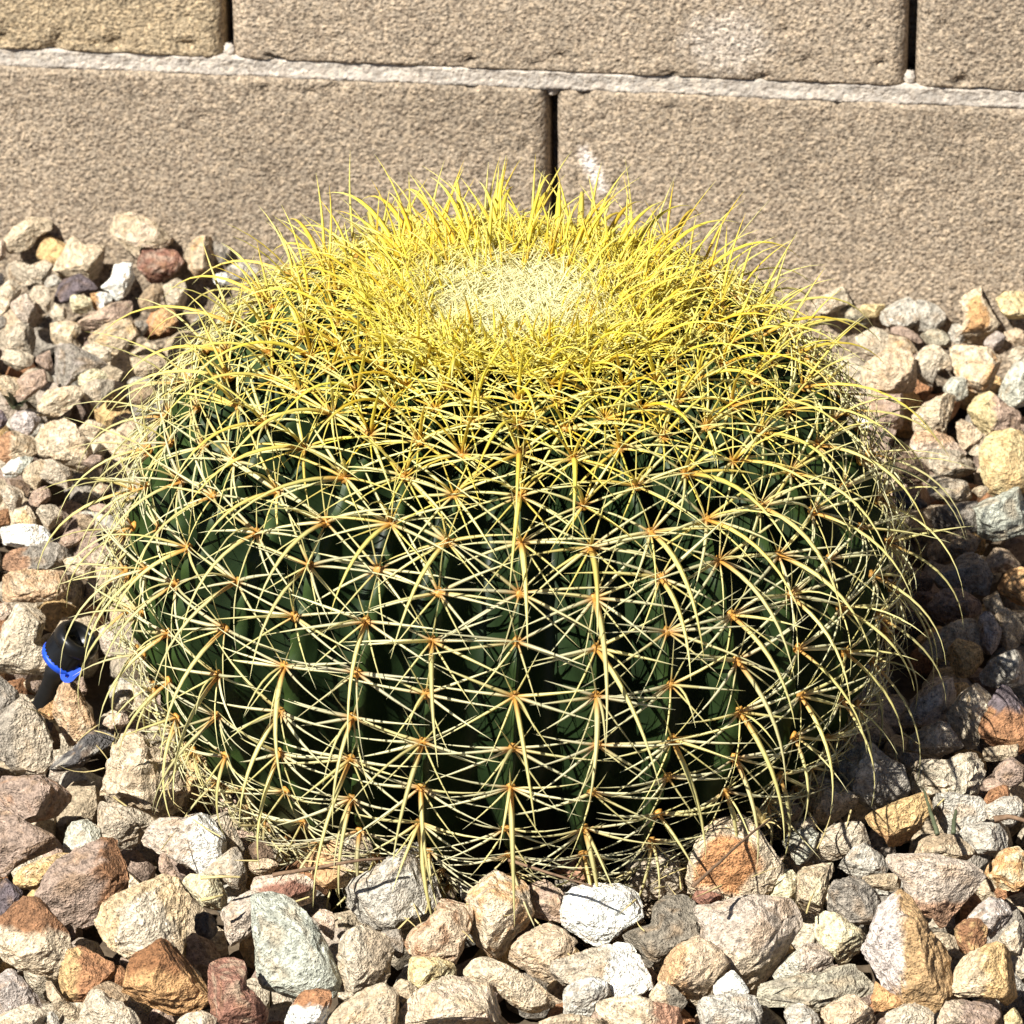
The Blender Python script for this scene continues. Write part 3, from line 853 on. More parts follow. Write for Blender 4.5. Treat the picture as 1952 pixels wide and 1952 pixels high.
I|1510,1600 1560,1500 1640,1560 1720,1700 1740,1820 1700,1930 1600,1930 1540,1780|upright lilac-grey|mauvegrey||the upright lilac-grey rock
I|1560,1390 1700,1370 1720,1480 1860,1540 1920,1700 1890,1800 1800,1860 1740,1800 1700,1680 1620,1540|greenish tan|tan|
I|1550,1090 1600,960 1740,930 1890,960 1930,1060 1800,1130 1640,1140|dappled peach|peach|
I|1690,1290 1740,1180 1900,1100 2000,1180 2000,1420 1880,1440 1760,1350|bright orange|orange|gold:n:.4|the bright orange rock at the right edge
I|1480,500 1660,490 1800,430 1950,380 2000,500 2000,760 1830,800 1650,830 1500,760 1400,600|large grey-green half-shaded|greengrey||the large grey-green half-shaded rock
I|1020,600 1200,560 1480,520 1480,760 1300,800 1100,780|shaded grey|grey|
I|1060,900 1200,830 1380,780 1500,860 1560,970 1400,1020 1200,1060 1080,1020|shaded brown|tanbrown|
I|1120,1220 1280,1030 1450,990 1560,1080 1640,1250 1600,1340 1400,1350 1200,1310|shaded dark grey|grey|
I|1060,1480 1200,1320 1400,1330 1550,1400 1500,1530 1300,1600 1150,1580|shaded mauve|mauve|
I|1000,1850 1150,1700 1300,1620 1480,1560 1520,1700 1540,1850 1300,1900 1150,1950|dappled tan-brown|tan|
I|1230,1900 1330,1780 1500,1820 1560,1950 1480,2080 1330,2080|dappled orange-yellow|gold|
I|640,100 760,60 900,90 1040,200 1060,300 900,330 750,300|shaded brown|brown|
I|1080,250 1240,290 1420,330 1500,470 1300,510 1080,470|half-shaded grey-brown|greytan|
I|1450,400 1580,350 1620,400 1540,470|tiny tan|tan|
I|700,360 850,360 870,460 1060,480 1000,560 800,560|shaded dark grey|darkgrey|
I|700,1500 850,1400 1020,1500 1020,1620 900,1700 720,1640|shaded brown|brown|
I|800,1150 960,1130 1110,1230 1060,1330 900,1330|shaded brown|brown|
H|-10,330 60,280 200,200 330,170 400,210 410,300 300,340 150,400 0,420|pale tan rock with a dark end,|palecream|
H|220,390 250,290 330,290 430,400 560,470 540,540 400,500 270,470|curved grey-green|olivegrey|
H|400,340 640,330 660,390 560,460 450,420|low pale yellow|yellow|
H|580,490 620,420 740,320 860,285 930,330 960,430 950,540 850,560 760,520 640,510|rounded pale grey|palegrey||the rounded pale grey rock at the wall
H|900,320 1000,310 1120,350 1190,420 1210,490 1130,550 960,570 960,430|oval pale grey|palegrey|grey:n:.4
H|650,530 780,520 900,580 1000,660 950,690 800,620 680,590|thin mauve slab-like|mauve|
H|980,630 1070,580 1180,570 1240,640 1270,770 1180,760 1080,710|small grey-green|olivegrey|
H|1220,550 1290,500 1380,490 1400,620 1350,680 1290,670|small light grey|palegrey|
H|1355,280 1440,150 1495,140 1540,280 1680,500 1640,590 1580,640 1450,680 1360,660 1390,560 1400,420|tall pointed orange-tan|orange|cream:edge:.7|the tall pointed orange-tan rock
H|1560,680 1680,590 1760,640 1760,740 1680,790 1590,740|small grey-mauve|mauvegrey|
H|1690,290 1780,230 1960,230 1960,470 1850,480 1740,400|yellow-tan|yellow|tan:n:.4
H|1760,560 1860,560 1960,600 1960,720 1850,700 1770,650|small peach|peach|
H|1250,780 1320,720 1450,680 1560,700 1620,780 1780,850 1780,930 1700,1050 1620,1140 1480,1130 1400,1080 1250,1000 1220,900|big cream and orange|cream|orange:n:.6|the big cream and orange rock
H|930,880 960,760 1050,690 1140,740 1230,800 1240,880 1130,950 1080,1060 980,1060|knobbly pale cream|palecream|grey:bottom:.4
H|1190,1100 1260,1020 1380,1000 1420,1150 1350,1240 1230,1190|small pale green-grey|palegreen|
H|480,900 700,760 850,760 940,900 950,1080 900,1150 700,1150 500,1050|peach-tan|peach|
H|690,620 900,660 960,740 880,800 700,780 640,700|tan-orange|tan|orange:n:.4
H|400,640 560,560 680,600 700,740 600,800 430,760|pale cream|palecream|
H|420,1250 600,1180 880,1170 860,1270 850,1420 780,1500 650,1450 500,1400|large pinkish brown|pinkbrown||the large pinkish brown rock
H|940,1350 1050,1250 1200,1170 1330,1200 1320,1290 1270,1370 1200,1430 1260,1470 1250,1540 1100,1500 950,1480|cream-tan knobbly|cream|
H|890,1640 960,1520 1100,1500 1250,1560 1380,1680 1400,1720 1200,1720 1080,1700 980,1720|pinkish cream|pinkcream|orange:top:.3
H|1000,1720 1150,1670 1350,1700 1540,1740 1550,1850 1400,1900 1250,1930 1080,1830|wavy grey-tan|greytan|darktan:l:.5
H|1420,1290 1460,1170 1550,1140 1650,1170 1780,1280 1960,1350 1960,1500 1750,1520 1560,1480 1470,1390|yellow and mauve|pinkbrown|yellow:left:.9|the yellow and mauve rock
H|1280,1480 1380,1370 1480,1420 1560,1520 1480,1600 1360,1640 1290,1560|light peach|peach|cream:n:.4
H|1560,1560 1650,1480 1800,1500 1970,1520 1990,1720 1960,1960 1800,2050 1620,2000 1570,1850 1550,1700|large cracked yellow|yellow|gold:n:.5|the large cracked yellow rock
H|1690,1180 1780,1000 1850,900 1970,860 1980,1250 1850,1300 1740,1260|pale greenish-grey|palegreen|
H|1430,1700 1500,1610 1570,1650 1560,1740|tiny cream|palecream|
H|1810,740 1960,720 1970,860 1850,900 1790,830|pale cream|palecream|
H|370,1430 450,1380 540,1420 530,1470 400,1480|tiny white|white|
E|40,280 90,180 150,110 200,60 250,110 320,80 380,150 390,190 280,240 220,310 90,365|cream jagged|cream|tan:right:.4|the cream jagged rock at the wall
E|280,400 320,260 390,225 470,240 510,320 500,380 400,450 300,440|yellow-orange|gold|
E|-40,280 30,280 40,380 0,440 -40,440|pinkish|pinkcream|
E|390,480 500,370 520,290 570,260 640,320 800,330 860,400 840,500 740,560 680,560 560,530 450,540|large cream-tan|cream|tan:n:.4|the large cream-tan rock
E|870,210 900,110 960,70 1060,100 1160,140 1250,230 1370,310 1390,370 1300,330 1080,320 1040,410 950,390 880,300|big pale tan|tan|pinkcream:n:.4|the big pale tan rock at the wall
E|1040,420 1080,340 1200,310 1310,340 1380,440 1330,500 1240,560 1140,600 1060,530|brick-red|brick|pinkbrown:n:.5|the brick-red rock
E|780,630 860,560 880,470 960,430 1020,440 1050,590 990,620 970,700 900,715 850,650|jagged bright white|white||the jagged bright white rock
E|1390,360 1450,310 1520,250 1600,240 1630,380 1620,480 1520,545 1460,480 1390,430|diamond-shaped orange-tan|tan|orange:n:.5
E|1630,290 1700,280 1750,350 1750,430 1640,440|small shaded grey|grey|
E|400,640 480,570 590,535 680,580 740,640 620,670 520,730 430,740|dark purple|darkpurple||the dark purple rock near the white one
E|680,690 760,675 850,680 850,760 740,810 690,790|orange and white|white|orange:left:.8
E|520,730 560,690 680,680 700,790 640,830 560,820|rounded cream|paleyellow|
E|10,510 140,440 240,470 330,430 400,480 450,560 350,600 250,590 160,620 60,560|wide pale tan|greytan|
E|-30,660 60,580 160,640 200,680 100,760 0,830 -40,800|pale beige|palecream|
E|200,690 270,620 350,620 380,720 350,810 290,810 240,740|tan-grey|greytan|
E|80,760 140,690 210,690 280,820 240,880 170,890 120,820|speckled mauve|pinkgrey|
E|370,830 420,760 500,800 510,860 420,880|small pale cream|palecream|
E|340,590 400,520 460,580 440,610 360,630|tiny pale grey|palegrey|
E|390,910 480,880 590,910 600,980 540,1040 600,1080 480,1080 390,1030|yellowish tan|cream|gold:n:.3
E|600,900 700,840 860,760 980,740 1060,790 1020,870 900,880 740,940 660,950|pinkish tan slab-like|pinkbrown|tan:n:.5
E|690,1020 800,920 930,870 1000,910 1040,1000 950,1080 880,1130 720,1080|golden tan|tan|gold:n:.4
E|20,1010 80,960 130,900 240,930 290,1020 230,1130 150,1110 60,1090|rounded brownish grey|greytan|darktan:right:.5
E|-30,1180 50,1110 180,1130 265,1160 230,1220 120,1260 30,1220|flat pale cream|palecream|
E|390,1090 440,1050 560,1090 680,1150 800,1220 680,1270 560,1320 470,1400 400,1370 400,1240|large dark grey|grey|mauvegrey:n:.5|the large dark grey rock
E|260,1160 370,1100 390,1200 390,1280 290,1230|small mauve|mauve|
E|-30,1420 0,1320 110,1310 180,1380 160,1450 60,1480|golden tan|tan|gold:n:.3
E|120,1310 220,1270 330,1270 340,1370 260,1430 180,1490 60,1530 70,1470 170,1420|brownish mauve|pinkbrown|
E|240,1530 270,1440 370,1420 560,1390 630,1440 580,1510 460,1590 290,1590|long cream slab-like|cream||the long cream slab
E|600,1390 730,1340 890,1350 860,1440 740,1530 640,1460|brownish grey|greytan|darktan:right:.5
E|90,1680 100,1590 190,1570 300,1620 340,1690 290,1740 230,1750 130,1720|pale lilac|lilac||the pale lilac rock
E|305,1800 360,1680 490,1640 570,1700 640,1790 720,1870 760,1990 640,2050 480,1990 330,1910|big speckled cream|cream||the big speckled cream rock
E|-30,1760 120,1740 290,1780 300,1870 200,1930 60,1950 -30,1960|tan and rust|tan|rust:left:.6
E|570,1680 680,1640 800,1690 760,1770 640,1750|small pale tan|cream|
E|740,1790 850,1720 960,1760 1010,1860 950,1910 870,1890|small peach|peach|
E|1100,890 1200,800 1320,810 1370,860 1300,920 1200,990|small orange|orange|tan:n:.5
E|1250,620 1330,560 1400,580 1420,700 1380,790 1260,790|pale cream|palecream|
E|1020,880 1100,880 1150,960 1050,1000|tiny grey|grey|
E|930,1200 1050,1130 1180,1130 1260,1200 1200,1300 1000,1290|light tan|tan|
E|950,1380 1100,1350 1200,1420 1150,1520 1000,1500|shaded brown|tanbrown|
E|1630,560 1700,500 1750,560 1740,620 1640,610|tiny rounded white|white|
E|1740,480 1850,430 1932,420 1960,520 1800,600|pale grey|palegrey|
E|1060,720 1180,580 1240,650 1200,790 1100,790|small tan-brown|tanbrown|
E|560,1090 700,1050 860,1110 880,1170 760,1200 660,1160|small pale beige|palecream|
E|-30,1560 20,1580 70,1680 20,1720 -30,1700|small purple|darkpurple|
E|-30,860 40,860 50,920 -30,960|tiny grey|grey|
E|-40,520 20,530 30,600 -40,610|tiny dark grey|darkgrey|
E|600,1310 700,1260 800,1260 830,1320 700,1370 600,1370|small yellowish cream|paleyellow|
F|40,560 110,480 260,430 420,410 350,480 240,600 160,650 80,650|white and green-grey|white|greengrey:right:.6
F|230,650 320,540 420,430 560,420 530,580 470,680 400,800 330,750|small tan|tan|
F|470,690 530,480 620,480 760,560 850,660 820,760 700,800 560,760|pale tan ridged|greytan|
F|20,840 90,760 240,780 300,850 260,960 150,1020 60,930|small beige|greytan|
F|100,680 220,680 350,760 330,900 270,800 130,770|small brown|brown|
F|330,960 390,820 520,770 590,800 560,920 440,1000|mauve-tan|pinkbrown|
F|170,1040 280,990 350,1000 400,1130 440,1200 330,1230 190,1220|yellow-tan|cream|gold:center:.5
F|400,1080 470,1000 600,980 710,1050 700,1160 620,1270 480,1200|small grey-tan|greytan|
F|-40,1270 80,1240 260,1210 400,1220 560,1270 620,1330 610,1410 480,1430 380,1470 180,1460 -40,1450|flat bright white|white||the flat bright white rock
F|-30,1010 90,1010 130,1100 100,1200 0,1250 -30,1250|dark reddish brown|rustbrown|
F|-40,1600 60,1560 220,1490 400,1470 520,1410 660,1460 780,1500 720,1640 740,1720 500,1740 200,1760 -40,1790|long dark grey|grey|rust:left:.5|the long dark grey rock
F|-40,1800 100,1780 300,1720 560,1740 780,1760 850,1870 840,1960 700,2040 300,2050 -40,2060|wide speckled rust|rusttan|cream:n:.4|the wide speckled rust rock
F|620,1400 720,1320 880,1250 1000,1300 950,1420 780,1460|pink-brown|pinkbrown|
F|720,1600 800,1530 900,1560 1080,1700 960,1830 860,1760 750,1720|cream|cream|
F|1000,1000 1150,960 1330,1020 1280,1100 1100,1050|small pinkish tan|pinkbrown|
F|900,480 1050,400 1200,430 1160,560 980,560|small mauve-brown|mauve|
F|870,1090 940,1080 1080,1150 1050,1260 930,1260|small brown|tanbrown|
F|1040,800 1150,720 1290,780 1180,860|small tan|tan|
F|1030,1560 1160,1490 1260,1580 1130,1680|small grey-tan|greytan|
G|10,480 90,410 150,290 200,220 290,225 400,290 390,440 340,610 450,690 460,820 380,900 280,940 180,890 60,840 -40,810 -40,640 30,600|big craggy cream|palecream|tan:n:.3|the big craggy cream rock
G|-40,260 60,240 120,260 90,340 20,390 -40,380|small pinkish|pinkcream|
G|340,620 410,540 470,520 460,600 450,680 400,660|tiny cream|cream|
G|-40,900 40,920 120,1020 230,1130 160,1200 60,1290 -40,1320|speckled grey|grey|
G|-40,1350 60,1260 200,1150 290,1220 370,1330 440,1520 440,1680 330,1800 180,1820 60,1770 -40,1700|large rough grey-tan|greytan|grey:left:.5|the large rough grey-tan rock
G|300,1220 400,1210 510,1120 520,1240 490,1300 400,1300|small bright orange|orange|
G|500,1250 540,1050 620,980 700,1020 790,1200 850,1330 850,1390 760,1500 690,1560 600,1420 540,1330|upright speckled tan|rusttan|cream:n:.4|the upright speckled tan rock
G|250,970 400,940 380,1020 330,1060|tiny mauve|mauve|
G|680,960 760,910 820,1100 740,1050|narrow mauve|mauve|
G|470,1780 540,1690 700,1560 820,1430 940,1410 1040,1480 960,1570 820,1660 700,1770 560,1880 480,1860|long slanting dark grey|darkgrey|palegrey:n:.3|the long slanting dark grey rock
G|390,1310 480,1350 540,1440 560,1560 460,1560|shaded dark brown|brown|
G|1010,1130 1080,1050 1200,1050 1250,1140 1150,1230 1020,1200|small pale tan|palecream|
G|930,1370 1020,1250 1160,1260 1200,1360 1080,1390|small pinkish tan|pinkcream|"""


def level(x, y):
    """height of the gravel bed: a little banked up against the wall"""
    return (0.034 - 0.045 * np.clip(x, -0.5, 0.5)) * sstep(0.05, 0.42, y)


def star_radius(poly, c, ang):
    """farthest crossing of the outline along each direction from the centre"""
    a = poly - c
    b = np.roll(poly, -1, 0) - c
    d = np.stack([np.cos(ang), np.sin(ang)], 1)
    e = b - a
    den = d[:, None, 0] * e[None, :, 1] - d[:, None, 1] * e[None, :, 0]
    den = np.where(np.abs(den) < 1e-9, 1e-9, den)
    t = (a[None, :, 0] * e[None, :, 1] - a[None, :, 1] * e[None, :, 0]) / den
    u = (a[None, :, 0] * d[:, None, 1] - a[None, :, 1] * d[:, None, 0]) / den
    ok = (t > 0) & (u >= -1e-6) & (u <= 1 + 1e-6)
    return np.where(ok, t, 0).max(1)


def rock_colour(dirs, p, base, stain, mode, amt, seed, outl):
    """p: unit-ish coordinates in the outline frame (x right, y up)"""
    c = np.tile(np.array(base), (len(p), 1)) * (1 + 0.16 * fbm(dirs * 2.4 + seed, 3))[:, None]
    iron = fbm(dirs * 1.9 + seed * 0.7 + 31, 4)                # iron staining that nearly every stone of this bed carries
    w = (0.55 * sstep(0.05, 0.35, iron))[:, None]
    c = c * (1 - w) + w * (0.35 * c + 0.65 * np.array((0.40, 0.235, 0.10)) * (0.5 + c.mean() * 1.3))
    if stain is None: return c
    nz = fbm(dirs * 2.1 + seed * 1.3 + 7, 4)
    if mode == 'n': m = sstep(0.06, 0.22, nz + (amt - 0.5) * 0.35)
    elif mode == 'l': m = sstep(0.05, 0.35, np.sin(p[:, 1] * 9 + 2.5 * nz + p[:, 0] * 2)) * sstep(-.15, .2, nz + 0.1)
    else:
        q = {'top': p[:, 1] - 0.28, 'bottom': -p[:, 1] - 0.35, 'left': -p[:, 0] - 0.15, 'right': p[:, 0] - 0.10,
             'center': 0.72 - outl, 'edge': outl - 0.74}[mode]
        m = sstep(-0.06, 0.10, q + 0.38 * nz)
    m = (m * min(1.0, amt + 0.25))[:, None]
    return c * (1 - m) + m * np.array(stain) * (1 + 0.25 * nz)[:, None]


rocks = []
for ri, line in enumerate([l for l in TABLE.strip().splitlines()]):
    reg, pts, desc, bcol, *rest = line.split('|')
    st = rest[0] if rest else ''
    mark = rest[1] if len(rest) > 1 else None
    ox, oy, sc = REG[reg]
    poly = np.array([[float(v) for v in q.split(',')] for q in pts.split()]) / sc + np.array([ox, oy])
    rocks.append(dict(poly=poly, desc=desc, base=PAL[bcol], st=st, mark=mark, key=bcol))


def build_rock(i, rk):
    rng = np.random.default_rng(1000 + i)
    poly = rk['poly'].copy()
    x, y = poly[:, 0], -poly[:, 1]                            # image up = +y
    A2 = x * np.roll(y, -1) - np.roll(x, -1) * y
    area = A2.sum() / 2
    cx = ((x + np.roll(x, -1)) * A2).sum() / (6 * area)
    cy = ((y + np.roll(y, -1)) * A2).sum() / (6 * area)
    c = np.array([cx, cy])
    P2 = np.stack([x, y], 1)
    size = math.sqrt(abs(area))
    hgt, wid = np.ptp(y), np.ptp(x)
    sub = 5 if abs(area) > 22000 else (4 if abs(area) > 2500 else 3)
    d = ICO[sub][0]
    ang = np.arctan2(d[:, 1], d[:, 0])
    rad = star_radius(P2, c, ang) * 1.16
    rho = np.hypot(d[:, 0], d[:, 1])
    # lower, hidden parts reach a little further down into the bed
    down = np.clip(-d[:, 1], 0, 1)
    rad = rad * (1 + 0.10 * down ** 2)
    tdep = 0.5 * min(size, 1.15 * min(hgt, wid)) * rng.uniform(0.85, 1.1)
    pr = rho ** 0.72
    q = np.stack([rad * pr * np.cos(ang), rad * pr * np.sin(ang), np.sign(d[:, 2]) * np.sqrt(np.clip(1 - rho ** 2.2, 0, 1)) * tdep], 1)
    outl = pr.copy()
    # broken faces
    nf = rng.integers(8, 13)
    for _ in range(nf):
        m = rng.normal(size=3)
        m[2] = abs(m[2]) * 0.9 + 0.25 if rng.random() < 0.75 else -abs(m[2]) - 0.3
        m /= np.linalg.norm(m)
        sup = (q @ m).max()
        h = sup * rng.uniform(0.58, 0.84)
        ex = np.clip(q @ m - h, 0, None)
        q -= (ex * 0.96)[:, None] * m
    u = d * 1.0
    big = fbm(u * 1.6 + i * 3.1, 3)
    med = fbm(u * 4.5 + i * 1.7, 4)
    rid = 1 - np.abs(perlin(u * 3.0 + i * 2.3)) * 2
    fine = fbm(u * 14 + i, 3)
    layered = ':l:' in rk['st']
    disp = 0.04 * big + 0.032 * med + 0.03 * (rid - 0.5) + 0.026 * fine
    if layered: disp = disp + 0.035 * np.sin(q[:, 1] / size * 34 + 5 * big)
    q = q + u * (disp * size)[:, None]
    pn = np.stack([q[:, 0] / (wid * 0.5), q[:, 1] / (hgt * 0.5)], 1)
    stain, mode, amt = None, None, 0
    if rk['st']:
        a, mode, amt = rk['st'].split(':')
        stain, amt = PAL[a], float(amt)
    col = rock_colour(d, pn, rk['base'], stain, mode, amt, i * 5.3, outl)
    # place it on the bed
    half = 0.5 * hgt / 3550 * math.cos(PITCH) + 0.5 * tdep / 3550 * math.sin(PITCH)
    zc = min(max(half * 0.86, 0.010), 0.060)
    z = zc
    tm = tdep / 3550
    for _ in range(6):
        P = on_ground(cx, -cy, z)
        z = 0.5 * z + 0.5 * (zc + float(level(P[0], P[1])))
    P = on_ground(cx, -cy, z)
    lim = tm * 0.95 + 0.002
    if (P - WP) @ WN < lim: P = on_plane(cx, -cy, WP + WN * lim, WN)
    rr = math.hypot(P[0], P[1])
    k = ((P - CAM) @ F) / FPX
    V = (R[None, :] * q[:, :1] + U[None, :] * q[:, 1:2] - F[None, :] * q[:, 2:]) * k
    over = (V + P - WP) @ WN
    V = V + WN[None, :] * np.clip(0.001 - over, 0, None)[:, None]       # never into the wall
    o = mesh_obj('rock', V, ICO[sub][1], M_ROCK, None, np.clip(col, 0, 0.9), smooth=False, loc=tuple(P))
    rk.update(c=(cx, -cy), size=size, w=wid, h=hgt, P=P)
    o['category'] = 'rock'
    o['group'] = 'rocks of the gravel bed'
    rk['o'] = o


for i, rk in enumerate(rocks): build_rock(i, rk)

# ---- labels: each rock by its look and by the landmark it lies nearest to
marks = [r for r in rocks if r['mark']]
SPOT = [('the blue and black watering fitting', (130, 1240)), ('the foot of the cactus', (970, 1640))]
lm = [(r['mark'], r['c'], r) for r in marks] + [(n, c, None) for n, c in SPOT]


def sector(dx, dy):
    if abs(dx) > 1.2 * abs(dy): return 'right of' if dx > 0 else 'left of'
    return 'in front of' if dy > 0 else 'behind'


def family(d):
    for w in ('white', 'purple', 'mauve', 'lilac', 'rust', 'orange', 'yellow', 'golden', 'brick', 'terracotta', 'maroon', 'amber', 'brown', 'pink', 'peach',
              'green', 'cream', 'beige', 'tan', 'grey'):
        if w in d: return w
    return d


used = set()
ORD = ['nearest', 'second nearest', 'third nearest', 'fourth nearest', 'fifth nearest', 'sixth nearest']
for r in rocks:
    d = r['desc'].rstrip(',')
    head = d if ' rock' in d else d + ' rock'
    best = None
    for nm, c, own in lm:
        if own is r: continue
        dx, dy = r['c'][0] - c[0], r['c'][1] - c[1]
        dist = math.hypot(dx, dy)
        s = sector(dx, dy)
        closer = sum(1 for o in rocks if o is not r and o is not own and o['desc'] == r['desc']
                     and sector(o['c'][0] - c[0], o['c'][1] - c[1]) == s and math.hypot(o['c'][0] - c[0], o['c'][1] - c[1]) < dist)
        score = dist + 400 * closer
        if closer < len(ORD) and (best is None or score < best[0]):
            same = sum(1 for o in rocks if o is not r and o['desc'] == r['desc'])
            lab = f"{head} {s} {nm}" if same == 0 else f"{head} {ORD[closer]} {s} {nm}"
            if s in ('right of', 'left of'): lab = lab.replace(' ' + s, (' on the right of' if s == 'right of' else ' on the left of'))
            if lab in used or len(lab.split()) > 16:
                lab = lab.replace(' nearest', '').replace(' on the', '')
                if lab in used or len(lab.split()) > 16: continue
            best = (score, lab)
    r['o']['label'] = best[1]
    used.add(best[1])


# ------------------------------------------------------------------ the small stones underneath and around, one mass
gr = np.random.default_rng(11)
ve, fe = ICO[2]
variants = []
for k in range(16):
    q = ve * np.array([1.0, 0.78, 0.66])
    for _ in range(7):
        m = gr.normal(size=3); m /= np.linalg.norm(m)
        sup = (q @ m).max()
        q = q - np.clip(q @ m - sup * gr.uniform(0.6, 0.85), 0, None)[:, None] * m
    q = q + ve * (0.10 * fbm(ve * 2.5 + k * 3, 3))[:, None]
    variants.append(q)
keys = ['cream', 'palecream', 'greytan', 'tan', 'peach', 'pinkgrey', 'mauve', 'palegrey', 'rust', 'grey', 'gold', 'pinkbrown', 'palecream', 'tan']
GV, GF, GC, ng = [], [], [], 0
sp = 0.027
for iy in range(int(2.2 / (sp * 0.86))):
    for ix in range(int(2.6 / sp)):
        x = -1.3 + (ix + 0.5 * (iy % 2)) * sp + gr.normal(0, 0.005)
        y = -1.72 + iy * sp * 0.86 + gr.normal(0, 0.005)
        if (np.array([x, y, 0]) - WP) @ WN < 0.012: continue
        rr = math.hypot(x, y)
        if rr < 0.135: continue
        lv = float(level(x, y))
        px, py = project((x, y, lv))
        inside = -60 < px < 2010 and -60 < py < 2010
        hidden = rr < 0.3 and y > 0.08 and abs(px - 957) < 560
        sz = gr.uniform(0.013, 0.022)
        z = lv + (gr.uniform(-0.034, -0.020) if inside and not hidden else gr.uniform(-0.012, 0.010))
        if rr < 0.2: z = -0.018
        a = gr.normal(size=(3, 3))
        Q, _ = np.linalg.qr(a)
        v = variants[gr.integers(16)] @ Q.T * sz + np.array([x, y, z])
        over = (v - WP) @ WN
        v = v + WN[None, :] * np.clip(0.001 - over, 0, None)[:, None]
        cb = np.array(PAL[keys[gr.integers(len(keys))]]) * gr.uniform(0.75, 1.1)
        GV.append(v); GF.append(fe + ng); ng += len(v)
        GC.append(np.tile(cb, (len(v), 1)))
tag(mesh_obj('gravel', np.concatenate(GV), np.concatenate(GF), M_ROCK, None, np.concatenate(GC), smooth=False), kind='stuff')

# ------------------------------------------------------------------ watering fitting (cap, blue collar, tube)
def at(px, py, z):
    return on_ground(px, py, z)


def tube_mesh(P, rad, n=12, cap=True):
    P = np.asarray(P, float)
    rad = np.full(len(P), rad) if np.isscalar(rad) else np.asarray(rad)
    T = np.gradient(P, axis=0)
    T /= np.linalg.norm(T, axis=1)[:, None]
    ref = np.array([0.2, 0.1, 0.97]) if abs(T[0, 2]) < 0.9 else np.array([1.0, 0, 0])
    v, f = [], []
    for i in range(len(P)):
        a = unit(np.cross(T[i], ref)); b = np.cross(T[i], a)
        for j in range(n):
            t = 2 * math.pi * j / n
            v.append(P[i] + (a * math.cos(t) + b * math.sin(t)) * rad[i])
    for i in range(len(P) - 1):
        for j in range(n):
            f.append((i * n + j, i * n + (j + 1) % n, (i + 1) * n + (j + 1) % n, (i + 1) * n + j))
    if cap:
        f.append(tuple(range(n - 1, -1, -1)))
        f.append(tuple(range((len(P) - 1) * n, len(P) * n)))
    return np.array(v), f


def lathe(axis, origin, prof_, n=48, ribs=None):
    axis = unit(np.asarray(axis, float))
    a = unit(np.cross(axis, np.array([0.1, 0.3, 0.9]))); b = np.cross(axis, a)
    v, f = [], []
    for i, (r_, h_) in enumerate(prof_):
        for j in range(n):
            t = 2 * math.pi * j / n
            q = r_ * (1 - (0.085 if (ribs and i in ribs and j % 2) else 0))
            v.append(origin + axis * h_ + (a * math.cos(t) + b * math.sin(t)) * q)
    for i in range(len(prof_) - 1):
        for j in range(n):
            f.append((i * n + j, i * n + (j + 1) % n, (i + 1) * n + (j + 1) % n, (i + 1) * n + j))
    return np.array(v), f


AX = unit(R * 0.50 + U * 0.62 - F * 0.46)
C0 = at(122, 1252, 0.045)                                       # centre of the blue collar
fit = tag(empty('drip_fitting', tuple(C0)), 'black ribbed watering fitting with a blue collar beside the cactus', 'irrigation fitting')
pr_ = [(0.0, 0.0), (0.0118, 0.0), (0.0122, 0.0008), (0.0122, 0.0095), (0.0116, 0.0104), (0.0124, 0.0112), (0.0122, 0.0150), (0.0108, 0.0170), (0.0086, 0.0172),
       (0.0080, 0.0150), (0.0074, 0.0100), (0.0040, 0.0085), (0.0034, 0.0120), (0.0, 0.0122)]
v, f = lathe(AX, np.zeros(3), pr_, 60, ribs=(2, 3))
mesh_obj('cap', v, f, M_BLACK, fit)
v, f = lathe(AX, np.zeros(3), [(0.0, -0.0042), (0.0095, -0.0042), (0.0118, -0.0030), (0.0125, -0.0008), (0.0120, 0.0006), (0.0, 0.0006)], 48)
collar = mesh_obj('collar', v, f, M_BLUE, fit)
# blue tongue below the collar: a tapered plate with a hole
def on_fit(px, py, back=0.0):
    return on_plane(px, py, C0 - F * 0.0085, F) - C0 + F * back


OUT = np.array([(97, 1236), (106, 1246), (124, 1258), (142, 1268), (156, 1274), (154, 1283), (145, 1291), (139, 1298), (131, 1302), (122, 1301), (116, 1294),
                (113, 1282), (111, 1270), (104, 1256), (97, 1246)], float)
hc = np.array([128.0, 1288.0])
nh = len(OUT)
hol = np.array([hc + 4.2 * np.array([math.cos(a), math.sin(a)]) for a in np.arctan2(OUT[:, 1] - hc[1], OUT[:, 0] - hc[0])])
TV = np.array([on_fit(*p, b) for b in (0.0, 0.0032) for ring in (OUT, hol) for p in ring])
TF = []
for i in range(nh):
    k = (i + 1) % nh
    TF += [(i, k, nh + k, nh + i), (2 * nh + i, 3 * nh + i, 3 * nh + k, 2 * nh + k), (i, 2 * nh + i, 2 * nh + k, k), (nh + i, nh + k, 3 * nh + k, 3 * nh + i)]
mesh_obj('tongue', TV, TF, M_BLUE, fit, None, False)
e1 = at(80, 1345, 0.004) - C0
v, f = tube_mesh([-AX * 0.003 - F * 0.0, -AX * 0.006 + e1 * 0.18, e1 * 0.55, e1, e1 * 1.35 - U * 0.006], 0.0054, 16)
mesh_obj('tube', v, f, M_TUBE, fit)


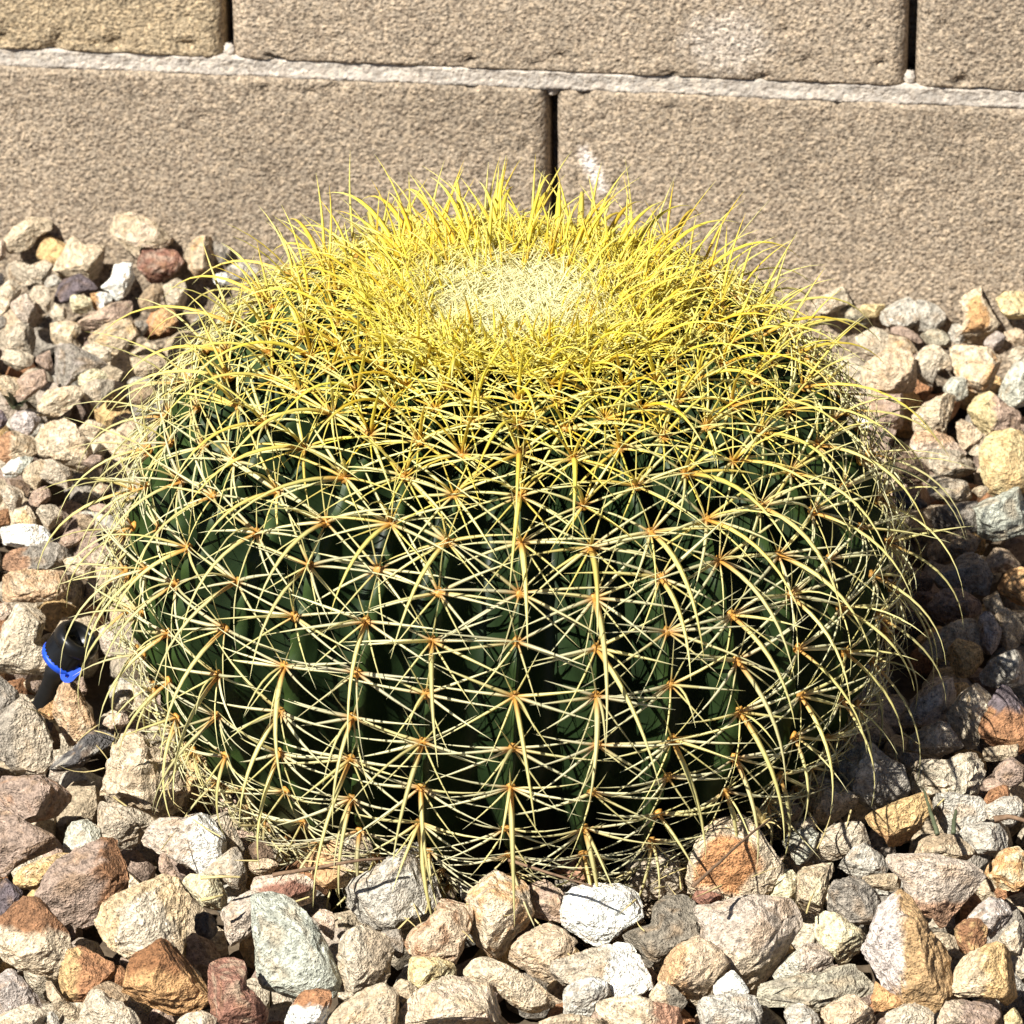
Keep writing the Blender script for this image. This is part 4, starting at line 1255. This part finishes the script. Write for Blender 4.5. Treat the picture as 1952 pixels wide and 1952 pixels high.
# ------------------------------------------------------------------ twigs, straw and blades lying about
def strand(name, pts, r0, r1, m, label, cat, group=None, bend=0.0, seed=0):
    """pts: (px, py, height) in the photograph; a thin real strand through those places"""
    P = np.array([at(x, y, z) for x, y, z in pts])
    t0 = np.linspace(0, 1, len(P)); t = np.linspace(0, 1, 16)
    Q = np.stack([np.interp(t, t0, P[:, k]) for k in range(3)], 1)
    for _ in range(3): Q[1:-1] = (Q[:-2] + 2 * Q[1:-1] + Q[2:]) / 4
    Q = Q + 0.0006 * np.stack([perlin(np.stack([t * 5 + seed, t * 0 + k, t * 0], 1)) for k in range(3)], 1)
    v, f = tube_mesh(Q - Q[0], np.linspace(r0, r1, 16), 6)
    return tag(mesh_obj(name, v, f, m, None, None, True, tuple(Q[0])), label, cat, group)


strand('twig', [(520, 1668, .046), (600, 1655, .050), (680, 1640, .054), (735, 1636, .050)], .0011, .0006, M_TWIG,
       'thin dark twig lying over the pale tan and orange rock at the cactus foot', 'twig')
strand('twig', [(970, 1640, .048), (1040, 1662, .050), (1130, 1690, .046)], .0009, .0005, M_TWIG,
       'thin dark twig lying across the terracotta rock at the cactus foot', 'twig')
strand('twig', [(1320, 1690, .066), (1370, 1645, .068), (1430, 1590, .064), (1470, 1560, .055)], .0010, .0005, M_TWIG,
       'thin dark twig slanting across the rust-orange rock with cream rim', 'twig')
strand('twig', [(1895, 1562, .045), (1925, 1556, .046), (1975, 1570, .045)], .0018, .0008, M_TWIG,
       'short stout dark twig at the right edge by pale bluish grey rock', 'twig')
strand('straw', [(383, 1674, .044), (420, 1671, .046), (458, 1672, .044)], .0009, .0006, M_STRAW,
       'short straw on the upper edge of the pale yellowish cream rock', 'straw')
strand('straw', [(384, 1716, .040), (405, 1712, .041), (425, 1706, .040)], .0009, .0006, M_STRAW,
       'short straw on the lower part of the pale yellowish cream rock', 'straw')
strand('grass_blade', [(1760, 1505, .040), (1775, 1550, .044), (1787, 1590, .040)], .0006, .0014, M_GREEN,
       'olive grass blade leaning past the ochre-orange wedge-shaped rock', 'grass blade')
strand('grass_blade', [(1822, 1545, .050), (1819, 1565, .050), (1817, 1588, .048)], .0008, .0013, M_GREEN,
       'short olive grass blade standing on the flat pale grey rock', 'grass blade')
sprout = tag(empty('weed_sprout', tuple(at(30, 780, 0.04))), 'small green weed sprout between rocks at the left edge', 'weed')
o0 = at(30, 780, 0.03)
for (x, y, z) in ((2, 760, .05), (58, 772, .045), (45, 785, .04), (15, 755, .055)):
    e = at(x, y, z) - o0
    v, q, c = spine(np.zeros(3), unit(e + U * 0.01), unit(e - U * 0.004), float(np.linalg.norm(e)), 0.005, (np.ones(3),) * 3, 6, 0.25)
    mesh_obj('leaf', v, q, M_GREEN, sprout)
tuft = tag(empty('dry_weed', tuple(at(1452, 1575, 0.035))), 'small dry straw-coloured weed beside the rust-orange rock with cream rim', 'weed')
o0 = at(1452, 1575, 0.035)
for (x, y, z) in ((1425, 1545, .05), (1440, 1535, .055), (1462, 1548, .05), (1480, 1565, .045), (1488, 1585, .04), (1432, 1580, .04), (1470, 1592, .042)):
    e = at(x, y, z) - o0
    v, q, c = spine(np.zeros(3), unit(e + U * 0.012), unit(e - U * 0.01), float(np.linalg.norm(e)) * 1.1, 0.0028, (np.ones(3),) * 3, 6, 0.4)
    mesh_obj('stalk', v, q, M_STRAW, tuft)

# fallen spines and straw bits caught between the stones round the foot
LV, LF, nl = [], [], 0
lr = np.random.default_rng(5)
for i in range(70):
    a = lr.uniform(-1.5, 1.35)
    rr = 0.175 + abs(lr.normal(0, 0.035))
    p = np.array([rr * math.sin(a), -rr * math.cos(a), 0.014 + lr.uniform(0, 0.018)])
    h = unit(np.append(lr.normal(size=2), lr.normal() * 0.35))
    v, q, c = spine(p, h, unit(h + 0.3 * lr.normal(size=3)), lr.uniform(0.012, 0.034), 0.0012, (np.ones(3),) * 3, 5, 0.6)
    LV.append(v); LF.append(q + nl); nl += len(v)
tag(mesh_obj('dry_litter', np.concatenate(LV), np.concatenate(LF), M_STRAW), kind='stuff')
